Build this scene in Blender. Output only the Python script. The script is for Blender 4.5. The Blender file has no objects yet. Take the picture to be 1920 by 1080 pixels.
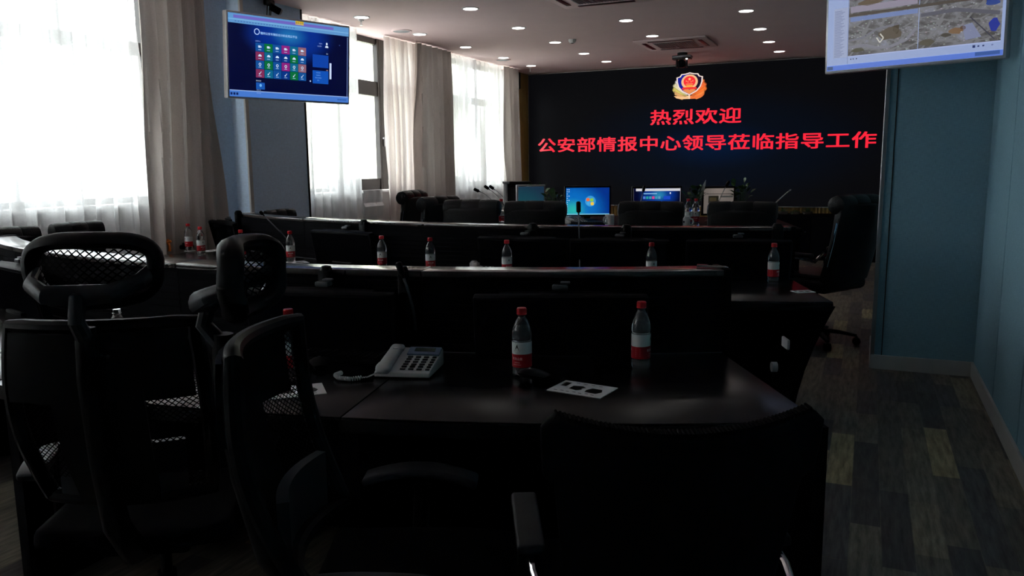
import bpy, bmesh, math, random
from mathutils import Vector, Matrix
random.seed(7)
PI = math.pi
SC = bpy.context.scene
COL = SC.collection

# ------------------------------------------------------------------ camera
F = 1498.0
RX = Vector((0.9140, 0.0520, -0.4010)); RY = Vector((0.4050, -0.1410, 0.9030)); RZ = Vector((-0.0100, -0.9890, -0.1500))
CX = Vector((RX[0], RY[0], RZ[0])); CX.normalize()
CF = Vector((RX[2], RY[2], RZ[2])); CF = (CF - CX * CF.dot(CX)).normalized()
CD = CF.cross(CX)
if CD.z > 0: CD = -CD
EYE = Vector((0, 0, 1.42))
cam_d = bpy.data.cameras.new('camera'); cam = bpy.data.objects.new('camera', cam_d); COL.objects.link(cam)
m3 = Matrix((CX, -CD, -CF)).transposed()
cam.matrix_world = Matrix.Translation(EYE) @ m3.to_4x4()
cam_d.sensor_width = 36; cam_d.lens = F * 36 / 1920; cam_d.clip_start = 0.05; cam_d.clip_end = 2000
SC.camera = cam

def ray(u, v): return CX * (u - 960) / F + CD * (v - 540) / F + CF
def on_z(u, v, z): d = ray(u, v); return EYE + d * ((z - EYE.z) / d.z)
def on_x(u, v, x): d = ray(u, v); return EYE + d * (x / d.x)
def on_y(u, v, y): d = ray(u, v); return EYE + d * (y / d.y)
def at_depth(u, v, k): return EYE + ray(u, v) * k

# ------------------------------------------------------------------ light and exposure
SKY = 11.0
W = bpy.data.worlds.new('sky'); SC.world = W; W.use_nodes = True
bg = W.node_tree.nodes['Background']; bg.inputs[0].default_value = (0.95, 0.985, 1.0, 1); bg.inputs[1].default_value = SKY
LAMP = 9.0
SC.view_settings.view_transform = 'Standard'; SC.view_settings.look = 'None'
SC.view_settings.exposure = 0.0; SC.view_settings.gamma = 1.0; SC.view_settings.use_curve_mapping = False
SC.cycles.max_bounces = 10; SC.cycles.transparent_max_bounces = 16; SC.cycles.transmission_bounces = 8
SC.cycles.diffuse_bounces = 4; SC.cycles.glossy_bounces = 4; SC.cycles.use_denoising = True
SC.cycles.sample_clamp_indirect = 6.0

# ------------------------------------------------------------------ materials
def lin(c):
    out = []
    for x in c[:3]:
        x /= 255.0
        out.append(x / 12.92 if x <= 0.04045 else ((x + 0.055) / 1.055) ** 2.4)
    return tuple(out) + (1.0,)
MATS = {}
def mat(name, base, rough=0.5, metal=0.0, spec=0.5, trans=0.0, ior=1.45, emit=None, es=1.0, coat=0.0):
    m = bpy.data.materials.new(name); m.use_nodes = True
    b = m.node_tree.nodes['Principled BSDF']
    b.inputs['Base Color'].default_value = tuple(base)[:3] + (1,)
    b.inputs['Roughness'].default_value = rough; b.inputs['Metallic'].default_value = metal
    b.inputs['Specular IOR Level'].default_value = spec; b.inputs['IOR'].default_value = ior
    b.inputs['Transmission Weight'].default_value = trans; b.inputs['Coat Weight'].default_value = coat
    if emit is not None:
        b.inputs['Emission Color'].default_value = tuple(emit)[:3] + (1,); b.inputs['Emission Strength'].default_value = es
    MATS[name] = m
    return m
def N(m, t, **kw):
    n = m.node_tree.nodes.new(t)
    for k, v in kw.items():
        if k in n.inputs: n.inputs[k].default_value = v
        else: setattr(n, k, v)
    return n
def L(m, a, b): m.node_tree.links.new(a, b)
def noisy(m, scale=(1, 1, 1), nscale=8.0, amt=0.3, bump=0.0, detail=4.0, rough_amt=0.0):
    """break up a plain material with noise in object space"""
    b = m.node_tree.nodes['Principled BSDF']
    tc = N(m, 'ShaderNodeTexCoord'); mp = N(m, 'ShaderNodeMapping'); mp.inputs['Scale'].default_value = scale
    L(m, tc.outputs['Object'], mp.inputs['Vector'])
    nz = N(m, 'ShaderNodeTexNoise'); nz.inputs['Scale'].default_value = nscale; nz.inputs['Detail'].default_value = detail
    L(m, mp.outputs[0], nz.inputs['Vector'])
    c = tuple(b.inputs['Base Color'].default_value)
    mx = N(m, 'ShaderNodeMix', data_type='RGBA')
    mx.inputs[6].default_value = tuple(x * (1 - amt) for x in c[:3]) + (1,); mx.inputs[7].default_value = tuple(min(1, x * (1 + amt)) for x in c[:3]) + (1,)
    L(m, nz.outputs['Fac'], mx.inputs[0]); L(m, mx.outputs[2], b.inputs['Base Color'])
    if bump:
        bp = N(m, 'ShaderNodeBump'); bp.inputs['Strength'].default_value = bump; bp.inputs['Distance'].default_value = 0.01
        L(m, nz.outputs['Fac'], bp.inputs['Height']); L(m, bp.outputs[0], b.inputs['Normal'])
    return m

noisy(mat('laminate', (0.0035, 0.0035, 0.0045), 0.5, spec=0.02), (1, 12, 12), 9, 0.5)
noisy(mat('worktop_wood', (0.006, 0.0055, 0.007), 0.25, spec=0.28), (2, 30, 2), 6, 0.5)
noisy(mat('ledge_wood', (0.03, 0.024, 0.023), 0.17, spec=0.9), (2, 30, 2), 6, 0.4)
noisy(mat('leather', (0.0045, 0.0045, 0.0055), 0.45, spec=0.22), (1, 1, 1), 90, 0.35, bump=0.25)
noisy(mat('black_plastic', (0.003, 0.003, 0.0035), 0.5, spec=0.13), (1, 1, 1), 40, 0.2)
noisy(mat('pad_plastic', (0.020, 0.022, 0.025), 0.5, spec=0.3), (1, 1, 1), 60, 0.2)
noisy(mat('mesh_fabric', (0.003, 0.003, 0.0035), 0.7, spec=0.08), (1, 1, 1), 200, 0.3)
noisy(mat('chair_fabric', (0.0035, 0.0035, 0.004), 0.8, spec=0.06), (60, 60, 60), 10, 0.4)
mat('chrome', (0.75, 0.76, 0.78), 0.12, metal=1.0)
mat('steel', (0.35, 0.35, 0.36), 0.35, metal=1.0)
noisy(mat('light_metal', (0.62, 0.6, 0.56), 0.35, metal=0.6), (1, 1, 1), 30, 0.1)
noisy(mat('grey_paint', (0.30, 0.31, 0.32), 0.5), (1, 1, 1), 30, 0.1)
noisy(mat('white_paint', (0.72, 0.71, 0.70), 0.6), (1, 1, 1), 30, 0.06)
noisy(mat('ceiling_paint', (0.87, 0.67, 0.655), 0.85, spec=0.2), (1, 1, 1), 3, 0.05)
noisy(mat('baseboard_paint', (0.42, 0.44, 0.43), 0.5), (1, 1, 1), 12, 0.1)
noisy(mat('window_frame', (0.020, 0.015, 0.012), 0.5), (1, 1, 1), 20, 0.2)
noisy(mat('monitor_shell', (0.006, 0.006, 0.007), 0.55, spec=0.06), (1, 1, 1), 30, 0.2)
noisy(mat('screen_off', (0.003, 0.003, 0.004), 0.45, spec=0.0), (1, 1, 1), 10, 0.2)
noisy(mat('phone_shell', (0.50, 0.51, 0.50), 0.42), (1, 1, 1), 60, 0.08)
noisy(mat('phone_blue', (0.10, 0.15, 0.24), 0.3), (1, 1, 1), 60, 0.1)
noisy(mat('key_dark', (0.02, 0.022, 0.025), 0.4), (1, 1, 1), 60, 0.2)
noisy(mat('lcd', (0.03, 0.05, 0.035), 0.2), (1, 1, 1), 60, 0.2)
noisy(mat('red_cap', (0.55, 0.012, 0.02), 0.35), (1, 1, 1), 60, 0.1)
noisy(mat('ceramic', (0.75, 0.76, 0.76), 0.2), (1, 1, 1), 30, 0.04)
noisy(mat('paper', (0.75, 0.76, 0.76), 0.7), (1, 1, 1), 50, 0.05)
noisy(mat('orange_plastic', (1.0, 0.30, 0.05), 0.4), (1, 1, 1), 50, 0.1)
noisy(mat('leaf', (0.03, 0.09, 0.02), 0.4), (1, 1, 1), 20, 0.4)
noisy(mat('soil_pot', (0.10, 0.09, 0.08), 0.5), (1, 1, 1), 20, 0.3)
noisy(mat('gold_slat', (0.32, 0.19, 0.05), 0.4), (1, 1, 1), 20, 0.2)
noisy(mat('tv_bezel', (0.62, 0.63, 0.64), 0.3, metal=0.4), (1, 1, 1), 20, 0.06)
noisy(mat('far_wall', (0.80, 0.78, 0.60), 0.8), (1, 1, 1), 2, 0.05)
noisy(mat('ground_stone', (0.6, 0.6, 0.58), 0.9), (1, 1, 1), 0.1, 0.1)
mat('bottle_clear', (0.97, 0.98, 0.98), 0.05, trans=0.955, ior=1.45, spec=0.9)
noisy(mat('cap_grey', (0.07, 0.075, 0.08), 0.4), (1, 1, 1), 30, 0.2)
noisy(mat('dull_worktop', (0.006, 0.0055, 0.006), 0.6, spec=0.04), (2, 30, 2), 6, 0.4)
mat('lamp_glow', (1, 1, 1), 0.5, emit=(1.0, 0.95, 0.90), es=LAMP)
mat('led_dot', (1, 1, 1), 0.5, emit=(1, 1, 1), es=2.0)

# woven wall fabric: cross-hatch of two stretched noises
def fabric(name, c, amt=0.18):
    m = mat(name, c, 0.85, spec=0.15); b = m.node_tree.nodes['Principled BSDF']
    tc = N(m, 'ShaderNodeTexCoord'); outs = []
    for sc in ((9, 9, 160), (160, 160, 9)):
        mp = N(m, 'ShaderNodeMapping'); mp.inputs['Scale'].default_value = sc
        nz = N(m, 'ShaderNodeTexNoise'); nz.inputs['Scale'].default_value = 3.0; nz.inputs['Detail'].default_value = 3
        L(m, tc.outputs['Object'], mp.inputs['Vector']); L(m, mp.outputs[0], nz.inputs['Vector']); outs.append(nz)
    ad = N(m, 'ShaderNodeMath', operation='ADD'); L(m, outs[0].outputs['Fac'], ad.inputs[0]); L(m, outs[1].outputs['Fac'], ad.inputs[1])
    cr = N(m, 'ShaderNodeMapRange'); cr.inputs[1].default_value = 0.7; cr.inputs[2].default_value = 1.3; L(m, ad.outputs[0], cr.inputs[0])
    mx = N(m, 'ShaderNodeMix', data_type='RGBA')
    mx.inputs[6].default_value = tuple(x * (1 - amt) for x in c) + (1,); mx.inputs[7].default_value = tuple(x * (1 + amt) for x in c) + (1,)
    L(m, cr.outputs[0], mx.inputs[0]); L(m, mx.outputs[2], b.inputs['Base Color'])
    return m
fabric('wall_fabric', (0.20, 0.37, 0.46))
fabric('wall_fabric_grey', (0.56, 0.70, 0.86))
noisy(mat('wood_brown', (0.16, 0.10, 0.05), 0.5), (1, 1, 1), 20, 0.2)
fabric('wall_plain', (0.16, 0.19, 0.21), 0.08)

# floor: wood-look planks running towards the screen wall
m = mat('floor_planks', (0.1, 0.1, 0.1), 0.5, spec=0.35); b = m.node_tree.nodes['Principled BSDF']
tc = N(m, 'ShaderNodeTexCoord'); mp = N(m, 'ShaderNodeMapping'); mp.inputs['Rotation'].default_value = (0, 0, PI / 2)
L(m, tc.outputs['Object'], mp.inputs['Vector'])
br = N(m, 'ShaderNodeTexBrick'); br.offset = 0.37; br.offset_frequency = 3; br.squash = 0.7; br.squash_frequency = 2
for k, v in {'Scale': 1.0, 'Brick Width': 0.74, 'Row Height': 0.112, 'Mortar Size': 0.0015, 'Mortar Smooth': 0.1, 'Bias': 0.0}.items(): br.inputs[k].default_value = v
br.inputs['Color1'].default_value = (0, 0, 0, 1); br.inputs['Color2'].default_value = (1, 1, 1, 1); br.inputs['Mortar'].default_value = (0.3, 0.3, 0.3, 1)
L(m, mp.outputs[0], br.inputs['Vector'])
cr = N(m, 'ShaderNodeValToRGB'); e = cr.color_ramp; e.interpolation = 'CONSTANT'
stops = [(0.0, (0.085, 0.075, 0.072)), (0.16, (0.18, 0.16, 0.125)), (0.30, (0.23, 0.205, 0.155)), (0.44, (0.15, 0.135, 0.112)),
         (0.58, (0.27, 0.24, 0.17)), (0.66, (0.11, 0.10, 0.10)), (0.82, (0.21, 0.19, 0.15)), (0.94, (0.46, 0.39, 0.22))]
e.elements[0].position = stops[0][0]; e.elements[0].color = stops[0][1] + (1,); e.elements[1].position = stops[1][0]; e.elements[1].color = stops[1][1] + (1,)
for p, c in stops[2:]:
    q = e.elements.new(p); q.color = c + (1,)
L(m, br.outputs['Color'], cr.inputs[0])
mg = N(m, 'ShaderNodeMapping'); mg.inputs['Scale'].default_value = (14, 1.6, 1); L(m, tc.outputs['Object'], mg.inputs['Vector'])
nz = N(m, 'ShaderNodeTexNoise'); nz.inputs['Scale'].default_value = 3.2; nz.inputs['Detail'].default_value = 7; nz.inputs['Roughness'].default_value = 0.65; L(m, mg.outputs[0], nz.inputs['Vector'])
r2 = N(m, 'ShaderNodeMapRange'); r2.inputs[1].default_value = 0.3; r2.inputs[2].default_value = 0.7; r2.inputs[3].default_value = 0.30; r2.inputs[4].default_value = 1.25; L(m, nz.outputs['Fac'], r2.inputs[0])
vm = N(m, 'ShaderNodeVectorMath', operation='SCALE'); L(m, cr.outputs[0], vm.inputs[0]); L(m, r2.outputs[0], vm.inputs['Scale']); L(m, vm.outputs[0], b.inputs['Base Color'])

# curtains: cloth of uneven density (gathered folds let less light through)
def cloth_mat(name, c, transp, transl):
    m = bpy.data.materials.new(name); m.use_nodes = True; nt = m.node_tree; nt.nodes.clear(); MATS[name] = m
    out = N(m, 'ShaderNodeOutputMaterial'); df = N(m, 'ShaderNodeBsdfDiffuse'); tl = N(m, 'ShaderNodeBsdfTranslucent'); tp = N(m, 'ShaderNodeBsdfTransparent')
    tc = N(m, 'ShaderNodeTexCoord'); mp = N(m, 'ShaderNodeMapping'); mp.inputs['Scale'].default_value = (40, 40, 220); L(m, tc.outputs['Object'], mp.inputs['Vector'])
    nz = N(m, 'ShaderNodeTexNoise'); nz.inputs['Scale'].default_value = 1.5; L(m, mp.outputs[0], nz.inputs['Vector'])
    mx = N(m, 'ShaderNodeMix', data_type='RGBA'); mx.inputs[6].default_value = tuple(x * 0.82 for x in c) + (1,); mx.inputs[7].default_value = tuple(min(1, x * 1.15) for x in c) + (1,)
    L(m, nz.outputs['Fac'], mx.inputs[0]); L(m, mx.outputs[2], df.inputs[0]); L(m, mx.outputs[2], tl.inputs[0])
    m2 = N(m, 'ShaderNodeMapping'); m2.inputs['Scale'].default_value = (0.5, 9.0, 0.25); L(m, tc.outputs['Object'], m2.inputs['Vector'])
    n2 = N(m, 'ShaderNodeTexNoise'); n2.inputs['Scale'].default_value = 1.0; n2.inputs['Detail'].default_value = 3.0; n2.inputs['Roughness'].default_value = 0.6; L(m, m2.outputs[0], n2.inputs['Vector'])
    def mr(lo, hi):
        r = N(m, 'ShaderNodeMapRange'); r.inputs[1].default_value = 0.36; r.inputs[2].default_value = 0.62; r.inputs[3].default_value = lo; r.inputs[4].default_value = hi; L(m, n2.outputs['Fac'], r.inputs[0]); return r.outputs[0]
    a = N(m, 'ShaderNodeMixShader'); L(m, mr(*transl), a.inputs[0]); L(m, df.outputs[0], a.inputs[1]); L(m, tl.outputs[0], a.inputs[2])
    b2 = N(m, 'ShaderNodeMixShader'); L(m, mr(*transp), b2.inputs[0]); L(m, a.outputs[0], b2.inputs[1]); L(m, tp.outputs[0], b2.inputs[2])
    L(m, b2.outputs[0], out.inputs[0])
cloth_mat('sheer', (0.82, 0.82, 0.82), (0.02, 0.34), (0.16, 0.55))
cloth_mat('sheer_dense', (0.74, 0.66, 0.63), (0.0, 0.03), (0.13, 0.42))
cloth_mat('drape', (0.52, 0.475, 0.44), (0.0, 0.0), (0.04, 0.10))
# window pane: mostly clear with a faint reflection
m = bpy.data.materials.new('pane'); m.use_nodes = True; m.node_tree.nodes.clear(); MATS['pane'] = m
o_ = N(m, 'ShaderNodeOutputMaterial'); t_ = N(m, 'ShaderNodeBsdfTransparent'); t_.inputs[0].default_value = (0.93, 0.95, 0.95, 1)
g_ = N(m, 'ShaderNodeBsdfGlossy'); g_.inputs['Roughness'].default_value = 0.02; x_ = N(m, 'ShaderNodeMixShader'); x_.inputs[0].default_value = 0.06
L(m, t_.outputs[0], x_.inputs[1]); L(m, g_.outputs[0], x_.inputs[2]); L(m, x_.outputs[0], o_.inputs[0])

# coloured prints and lit pictures take their colours from the mesh
def attr_mat(name, emissive, strength=1.0, rough=0.4):
    m = mat(name, (0, 0, 0), rough, spec=0.3); b = m.node_tree.nodes['Principled BSDF']
    a = N(m, 'ShaderNodeVertexColor'); a.layer_name = 'Col'
    if emissive:
        L(m, a.outputs[0], b.inputs['Emission Color']); b.inputs['Emission Strength'].default_value = strength
    else: L(m, a.outputs[0], b.inputs['Base Color'])
attr_mat('lit_picture', True, 1.0, 0.25)
attr_mat('print', False)

def radial_screen(name, dark, mid, bright, cx, cy, r, w, h, rough=0.2):
    """a lit display whose picture is a soft colour burst on a dark ground (picture content); object space, x right, z up"""
    m = mat(name, (0.004, 0.004, 0.005), rough); b = m.node_tree.nodes['Principled BSDF']
    tc = N(m, 'ShaderNodeTexCoord'); mp = N(m, 'ShaderNodeMapping'); mp.inputs['Location'].default_value = (-cx / r / w, 0, -cy / r / h); mp.inputs['Scale'].default_value = (1 / r / w, 0, 1 / r / h)
    L(m, tc.outputs['Object'], mp.inputs['Vector'])
    ln = N(m, 'ShaderNodeVectorMath', operation='LENGTH'); L(m, mp.outputs[0], ln.inputs[0])
    cr = N(m, 'ShaderNodeValToRGB'); e = cr.color_ramp; e.interpolation = 'EASE'
    e.elements[0].position = 0; e.elements[0].color = lin(bright); e.elements[1].position = 1; e.elements[1].color = lin(dark)
    q = e.elements.new(0.45); q.color = lin(mid)
    L(m, ln.outputs['Value'], cr.inputs[0]); L(m, cr.outputs[0], b.inputs['Emission Color']); b.inputs['Emission Strength'].default_value = 1.0
    return m

# ------------------------------------------------------------------ geometry helpers
class MB:
    def __init__(self): self.bm = bmesh.new(); self.mi = 0
    def _merge(self, t, M=None):
        if M is not None: t.transform(M)
        me = bpy.data.meshes.new('t'); t.to_mesh(me); t.free()
        n = len(self.bm.faces); self.bm.from_mesh(me); bpy.data.meshes.remove(me)
        self.bm.faces.ensure_lookup_table()
        for f in self.bm.faces[n:]: f.material_index = self.mi
        return self
    def box(self, c, s, rot=None, bev=0.0, seg=2):
        t = bmesh.new(); bmesh.ops.create_cube(t, size=1.0)
        for v in t.verts: v.co = Vector((v.co.x * s[0], v.co.y * s[1], v.co.z * s[2]))
        if bev > 0: bmesh.ops.bevel(t, geom=t.edges[:], offset=min(bev, min(s) * 0.49), segments=seg, profile=0.5, affect='EDGES')
        M = Matrix.Translation(Vector(c))
        if rot is not None: M = M @ rot.to_4x4()
        return self._merge(t, M)
    def frame(self, p, q):
        d = (q - p); l = d.length; d.normalize(); a = Vector((0, 0, 1)) if abs(d.z) < 0.95 else Vector((1, 0, 0))
        x = a.cross(d).normalized(); y = d.cross(x); return x, y, d, l
    def cyl(self, p, q, r, r2=None, seg=16, bev=0):
        p, q = Vector(p), Vector(q); r2 = r if r2 is None else r2; x, y, d, l = self.frame(p, q)
        t = bmesh.new(); bmesh.ops.create_cone(t, cap_ends=True, segments=seg, radius1=r, radius2=r2, depth=l)
        M = Matrix.Translation((p + q) / 2) @ Matrix((x, y, d)).transposed().to_4x4()
        return self._merge(t, M)
    def tube(self, pts, r, seg=8, flat=1.0, up=None):
        pts = [Vector(p) for p in pts]; rr = r if isinstance(r, (list, tuple)) else [r] * len(pts)
        t = bmesh.new(); rings = []; prev = None
        for i, p in enumerate(pts):
            d = (pts[min(i + 1, len(pts) - 1)] - pts[max(i - 1, 0)]).normalized()
            if prev is None:
                a = Vector(up) if up else (Vector((0, 0, 1)) if abs(d.z) < 0.9 else Vector((1, 0, 0)))
                x = a.cross(d).normalized()
            else: x = (prev - d * prev.dot(d)).normalized()
            prev = x; y = d.cross(x)
            rings.append([t.verts.new(p + x * math.cos(2 * PI * k / seg) * rr[i] + y * math.sin(2 * PI * k / seg) * rr[i] * flat) for k in range(seg)])
        for a, b in zip(rings, rings[1:]):
            for k in range(seg): t.faces.new((a[k], a[(k + 1) % seg], b[(k + 1) % seg], b[k]))
        t.faces.new(rings[0][::-1]); t.faces.new(rings[-1])
        return self._merge(t)
    def lathe(self, prof, c=(0, 0, 0), seg=32, M=None):
        t = bmesh.new(); rings = []
        for r, z in prof:
            if r < 1e-5: rings.append([t.verts.new((0, 0, z))])
            else: rings.append([t.verts.new((r * math.cos(2 * PI * k / seg), r * math.sin(2 * PI * k / seg), z)) for k in range(seg)])
        for a, b in zip(rings, rings[1:]):
            for k in range(seg):
                k2 = (k + 1) % seg
                if len(a) == 1 and len(b) == 1: continue
                if len(a) == 1: t.faces.new((a[0], b[k2], b[k]))
                elif len(b) == 1: t.faces.new((a[k], a[k2], b[0]))
                else: t.faces.new((a[k], a[k2], b[k2], b[k]))
        return self._merge(t, (M or Matrix.Identity(4)) if M else Matrix.Translation(Vector(c)))
    def prism(self, pts, off, bev=0.0):
        """closed outline pts (3D) extruded by vector off"""
        off = Vector(off); t = bmesh.new(); a = [t.verts.new(Vector(p)) for p in pts]; b = [t.verts.new(Vector(p) + off) for p in pts]
        n = len(a); t.faces.new(a); t.faces.new(b[::-1])
        for i in range(n): t.faces.new((a[i], b[i], b[(i + 1) % n], a[(i + 1) % n]))
        bmesh.ops.recalc_face_normals(t, faces=t.faces[:])
        if bev: bmesh.ops.bevel(t, geom=t.edges[:], offset=bev, segments=2, profile=0.5, affect='EDGES')
        return self._merge(t)
    def slab(self, fn, nu, nv, th, close_u=False):
        """thick sheet over fn(u, v), u and v in 0..1"""
        t = bmesh.new(); e = 1e-3; A = []; B = []
        for i in range(nu + 1):
            ra = []; rb = []
            for j in range(nv + 1):
                u, v = i / nu, j / nv; p = Vector(fn(u, v))
                du = Vector(fn(min(1, u + e), v)) - Vector(fn(max(0, u - e), v)); dv = Vector(fn(u, min(1, v + e))) - Vector(fn(u, max(0, v - e)))
                n = du.cross(dv); n = n.normalized() if n.length > 1e-12 else Vector((0, 0, 1))
                ra.append(t.verts.new(p + n * th / 2)); rb.append(t.verts.new(p - n * th / 2))
            A.append(ra); B.append(rb)
        for i in range(nu):
            for j in range(nv):
                t.faces.new((A[i][j], A[i + 1][j], A[i + 1][j + 1], A[i][j + 1])); t.faces.new((B[i][j], B[i][j + 1], B[i + 1][j + 1], B[i + 1][j]))
        for i in range(nu):
            t.faces.new((A[i][0], B[i][0], B[i + 1][0], A[i + 1][0])); t.faces.new((A[i][nv], A[i + 1][nv], B[i + 1][nv], B[i][nv]))
        for j in range(nv):
            t.faces.new((A[0][j], A[0][j + 1], B[0][j + 1], B[0][j])); t.faces.new((A[nu][j], B[nu][j], B[nu][j + 1], A[nu][j + 1]))
        return self._merge(t)
    def lattice(self, fn, nu, nv, th):
        """open woven net over fn(u, v): a diamond grid of thin strands"""
        t = bmesh.new(); vs = {}
        def g(i, j):
            if (i, j) not in vs: vs[(i, j)] = t.verts.new(Vector(fn(min(1, i / nu), min(1, j / nv))))
            return vs[(i, j)]
        for i in range(nu + 1):
            for j in range(nv + 1):
                if (i + j) % 2: continue
                q = [(i, j), (i + 1, j - 1), (i + 2, j), (i + 1, j + 1)]
                if all(0 <= a <= nu and 0 <= b <= nv for a, b in q): t.faces.new([g(a, b) for a, b in q])
        bmesh.ops.wireframe(t, faces=t.faces[:], thickness=th, use_replace=True, use_boundary=True, use_even_offset=False, offset=0)
        return self._merge(t)
    def build(self, name, mats, parent=None, smooth=True, M=None):
        me = bpy.data.meshes.new(name)
        if M is not None: self.bm.transform(M)
        self.bm.to_mesh(me); self.bm.free()
        if isinstance(mats, str): mats = [mats]
        for k in mats: me.materials.append(MATS[k])
        if smooth:
            me.polygons.foreach_set('use_smooth', [True] * len(me.polygons))
            try: me.set_sharp_from_angle(angle=math.radians(35))
            except Exception: pass
        o = bpy.data.objects.new(name, me); COL.objects.link(o)
        if parent is not None: o.parent = parent
        return o

def rz(a): return Matrix.Rotation(a, 3, 'Z')
def rx(a): return Matrix.Rotation(a, 3, 'X')
def ry(a): return Matrix.Rotation(a, 3, 'Y')
def tag(o, label, cat, group=None, kind=None):
    o['label'] = label; o['category'] = cat
    if group: o['group'] = group
    if kind: o['kind'] = kind
    return o
def thing(name, label, cat, loc=(0, 0, 0), rotz=0.0, group=None):
    o = bpy.data.objects.new(name, None); COL.objects.link(o); o.empty_display_size = 0.1
    o.location = loc; o.rotation_euler = (0, 0, rotz)
    return tag(o, label, cat, group)
def struct(name, mb, mats, parent=None, smooth=False):
    o = mb.build(name, mats, parent, smooth)
    if parent is None: o['kind'] = 'structure'
    return o
def dup(root, loc=None, rotz=None, label=None, group=None, scale=None):
    r = root.copy(); COL.objects.link(r)
    if loc is not None: r.location = loc
    if rotz is not None: r.rotation_euler = (r.rotation_euler[0], r.rotation_euler[1], rotz)
    if scale is not None: r.scale = scale
    if label: r['label'] = label
    if group: r['group'] = group
    def rec(src, dst):
        for ch in list(src.children):
            c = ch.copy(); COL.objects.link(c); c.parent = dst; rec(ch, c)
    rec(root, r)
    return r

# flat pictures: polygons with a colour each, x right, z up, facing -y
def text_tris(s, size, bold=0.0, sx=1.0):
    cu = bpy.data.curves.new('t', 'FONT'); cu.body = s; cu.size = size; cu.align_x = 'CENTER'; cu.align_y = 'CENTER'; cu.offset = bold; cu.resolution_u = 2
    ob = bpy.data.objects.new('t', cu); COL.objects.link(ob); bpy.context.view_layer.update()
    me = ob.to_mesh(); vs = [(v.co.x * sx, v.co.y) for v in me.vertices]; fs = [tuple(p.vertices) for p in me.polygons]
    ob.to_mesh_clear(); COL.objects.unlink(ob); bpy.data.objects.remove(ob); bpy.data.curves.remove(cu)
    return vs, fs
class Decal:
    def __init__(self, y0=0.0, dy=0.0004): self.v = []; self.f = []; self.c = []; self.y = y0; self.dy = dy
    def layer(self): self.y -= self.dy; return self
    def poly(self, pts, c):
        n = len(self.v); self.v += [(p[0], self.y, p[1]) for p in pts]; self.f.append(tuple(range(n, n + len(pts)))); self.c.append(lin(c))
    def rect(self, x0, z0, x1, z1, c): self.poly([(x0, z0), (x1, z0), (x1, z1), (x0, z1)], c)
    def disc(self, cx, cz, rx_, rz_, c, seg=28): self.poly([(cx + rx_ * math.cos(2 * PI * k / seg), cz + rz_ * math.sin(2 * PI * k / seg)) for k in range(seg)], c)
    def ring(self, cx, cz, r0, r1, c, seg=28, sx=1.0):
        for k in range(seg):
            a, b = 2 * PI * k / seg, 2 * PI * (k + 1) / seg
            self.poly([(cx + sx * r0 * math.cos(a), cz + r0 * math.sin(a)), (cx + sx * r1 * math.cos(a), cz + r1 * math.sin(a)), (cx + sx * r1 * math.cos(b), cz + r1 * math.sin(b)), (cx + sx * r0 * math.cos(b), cz + r0 * math.sin(b))], c)
    def text(self, s, cx, cz, size, c, bold=0.0, sx=1.0):
        vs, fs = text_tris(s, size, 0.0, sx)
        for ox, oz in ([(0, 0)] if not bold else [(-bold, -bold * 0.6), (bold, -bold * 0.6), (bold, bold * 0.6), (-bold, bold * 0.6), (0, 0)]):
            n = len(self.v); self.v += [(cx + a + ox, self.y, cz + b + oz) for a, b in vs]
            for f in fs: self.f.append(tuple(n + i for i in f)); self.c.append(lin(c))
            if bold: self.y -= 0.00002
    def star(self, cx, cz, r, c, rot=PI / 2):
        self.poly([(cx + (r if k % 2 == 0 else r * 0.42) * math.cos(rot + k * PI / 5), cz + (r if k % 2 == 0 else r * 0.42) * math.sin(rot + k * PI / 5)) for k in range(10)], c)
    def build(self, name, m, parent=None, fn=None):
        vs = [fn(*p) for p in self.v] if fn else self.v
        me = bpy.data.meshes.new(name); me.from_pydata(vs, [], self.f); me.update()
        at = me.color_attributes.new('Col', 'FLOAT_COLOR', 'CORNER')
        i = 0
        for p, c in zip(me.polygons, self.c):
            for _ in p.vertices: at.data[i].color = c; i += 1
        me.materials.append(MATS[m]); o = bpy.data.objects.new(name, me); COL.objects.link(o)
        if parent is not None: o.parent = parent
        return o
# ------------------------------------------------------------------ the room
XL, XR, YB, YF, ZC = -5.56, 0.70, 13.2, -2.6, 3.0
WALL = 0.26
b = MB(); b.box(((XL + XR) / 2, (YB + YF) / 2, -0.05), (XR - XL + 2 * WALL, YB - YF + 2 * WALL, 0.1)); struct('floor', b, 'floor_planks')
b = MB(); b.box(((XL + XR) / 2, (YB + YF) / 2, ZC + 0.06), (XR - XL + 2 * WALL, YB - YF + 2 * WALL, 0.12)); struct('ceiling', b, 'ceiling_paint')
SILL = 1.13
WINS = [(-2.2, 1.5), (2.55, 5.2), (6.95, 9.75), (10.15, 12.35)]  # first opening is out of view, added to light the front desks
b = MB(); xc = XL - WALL / 2
ys = [YF] + [v for w in WINS for v in w] + [YB]
for i in range(0, len(ys), 2): b.box((xc, (ys[i] + ys[i + 1]) / 2, ZC / 2), (WALL, ys[i + 1] - ys[i], ZC))
for a, c in WINS: b.box((xc, (a + c) / 2, SILL / 2), (WALL, c - a, SILL))
struct('wall_left', b, 'white_paint')
b = MB(); b.box(((XL + XR) / 2, YB + WALL / 2, ZC / 2), (XR - XL + 2 * WALL, WALL, ZC)); struct('wall_back', b, 'wall_plain')
b = MB(); b.box(((XL + XR) / 2, YF - WALL / 2, ZC / 2), (XR - XL + 2 * WALL, WALL, ZC)); struct('wall_front', b, 'wall_plain')
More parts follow.
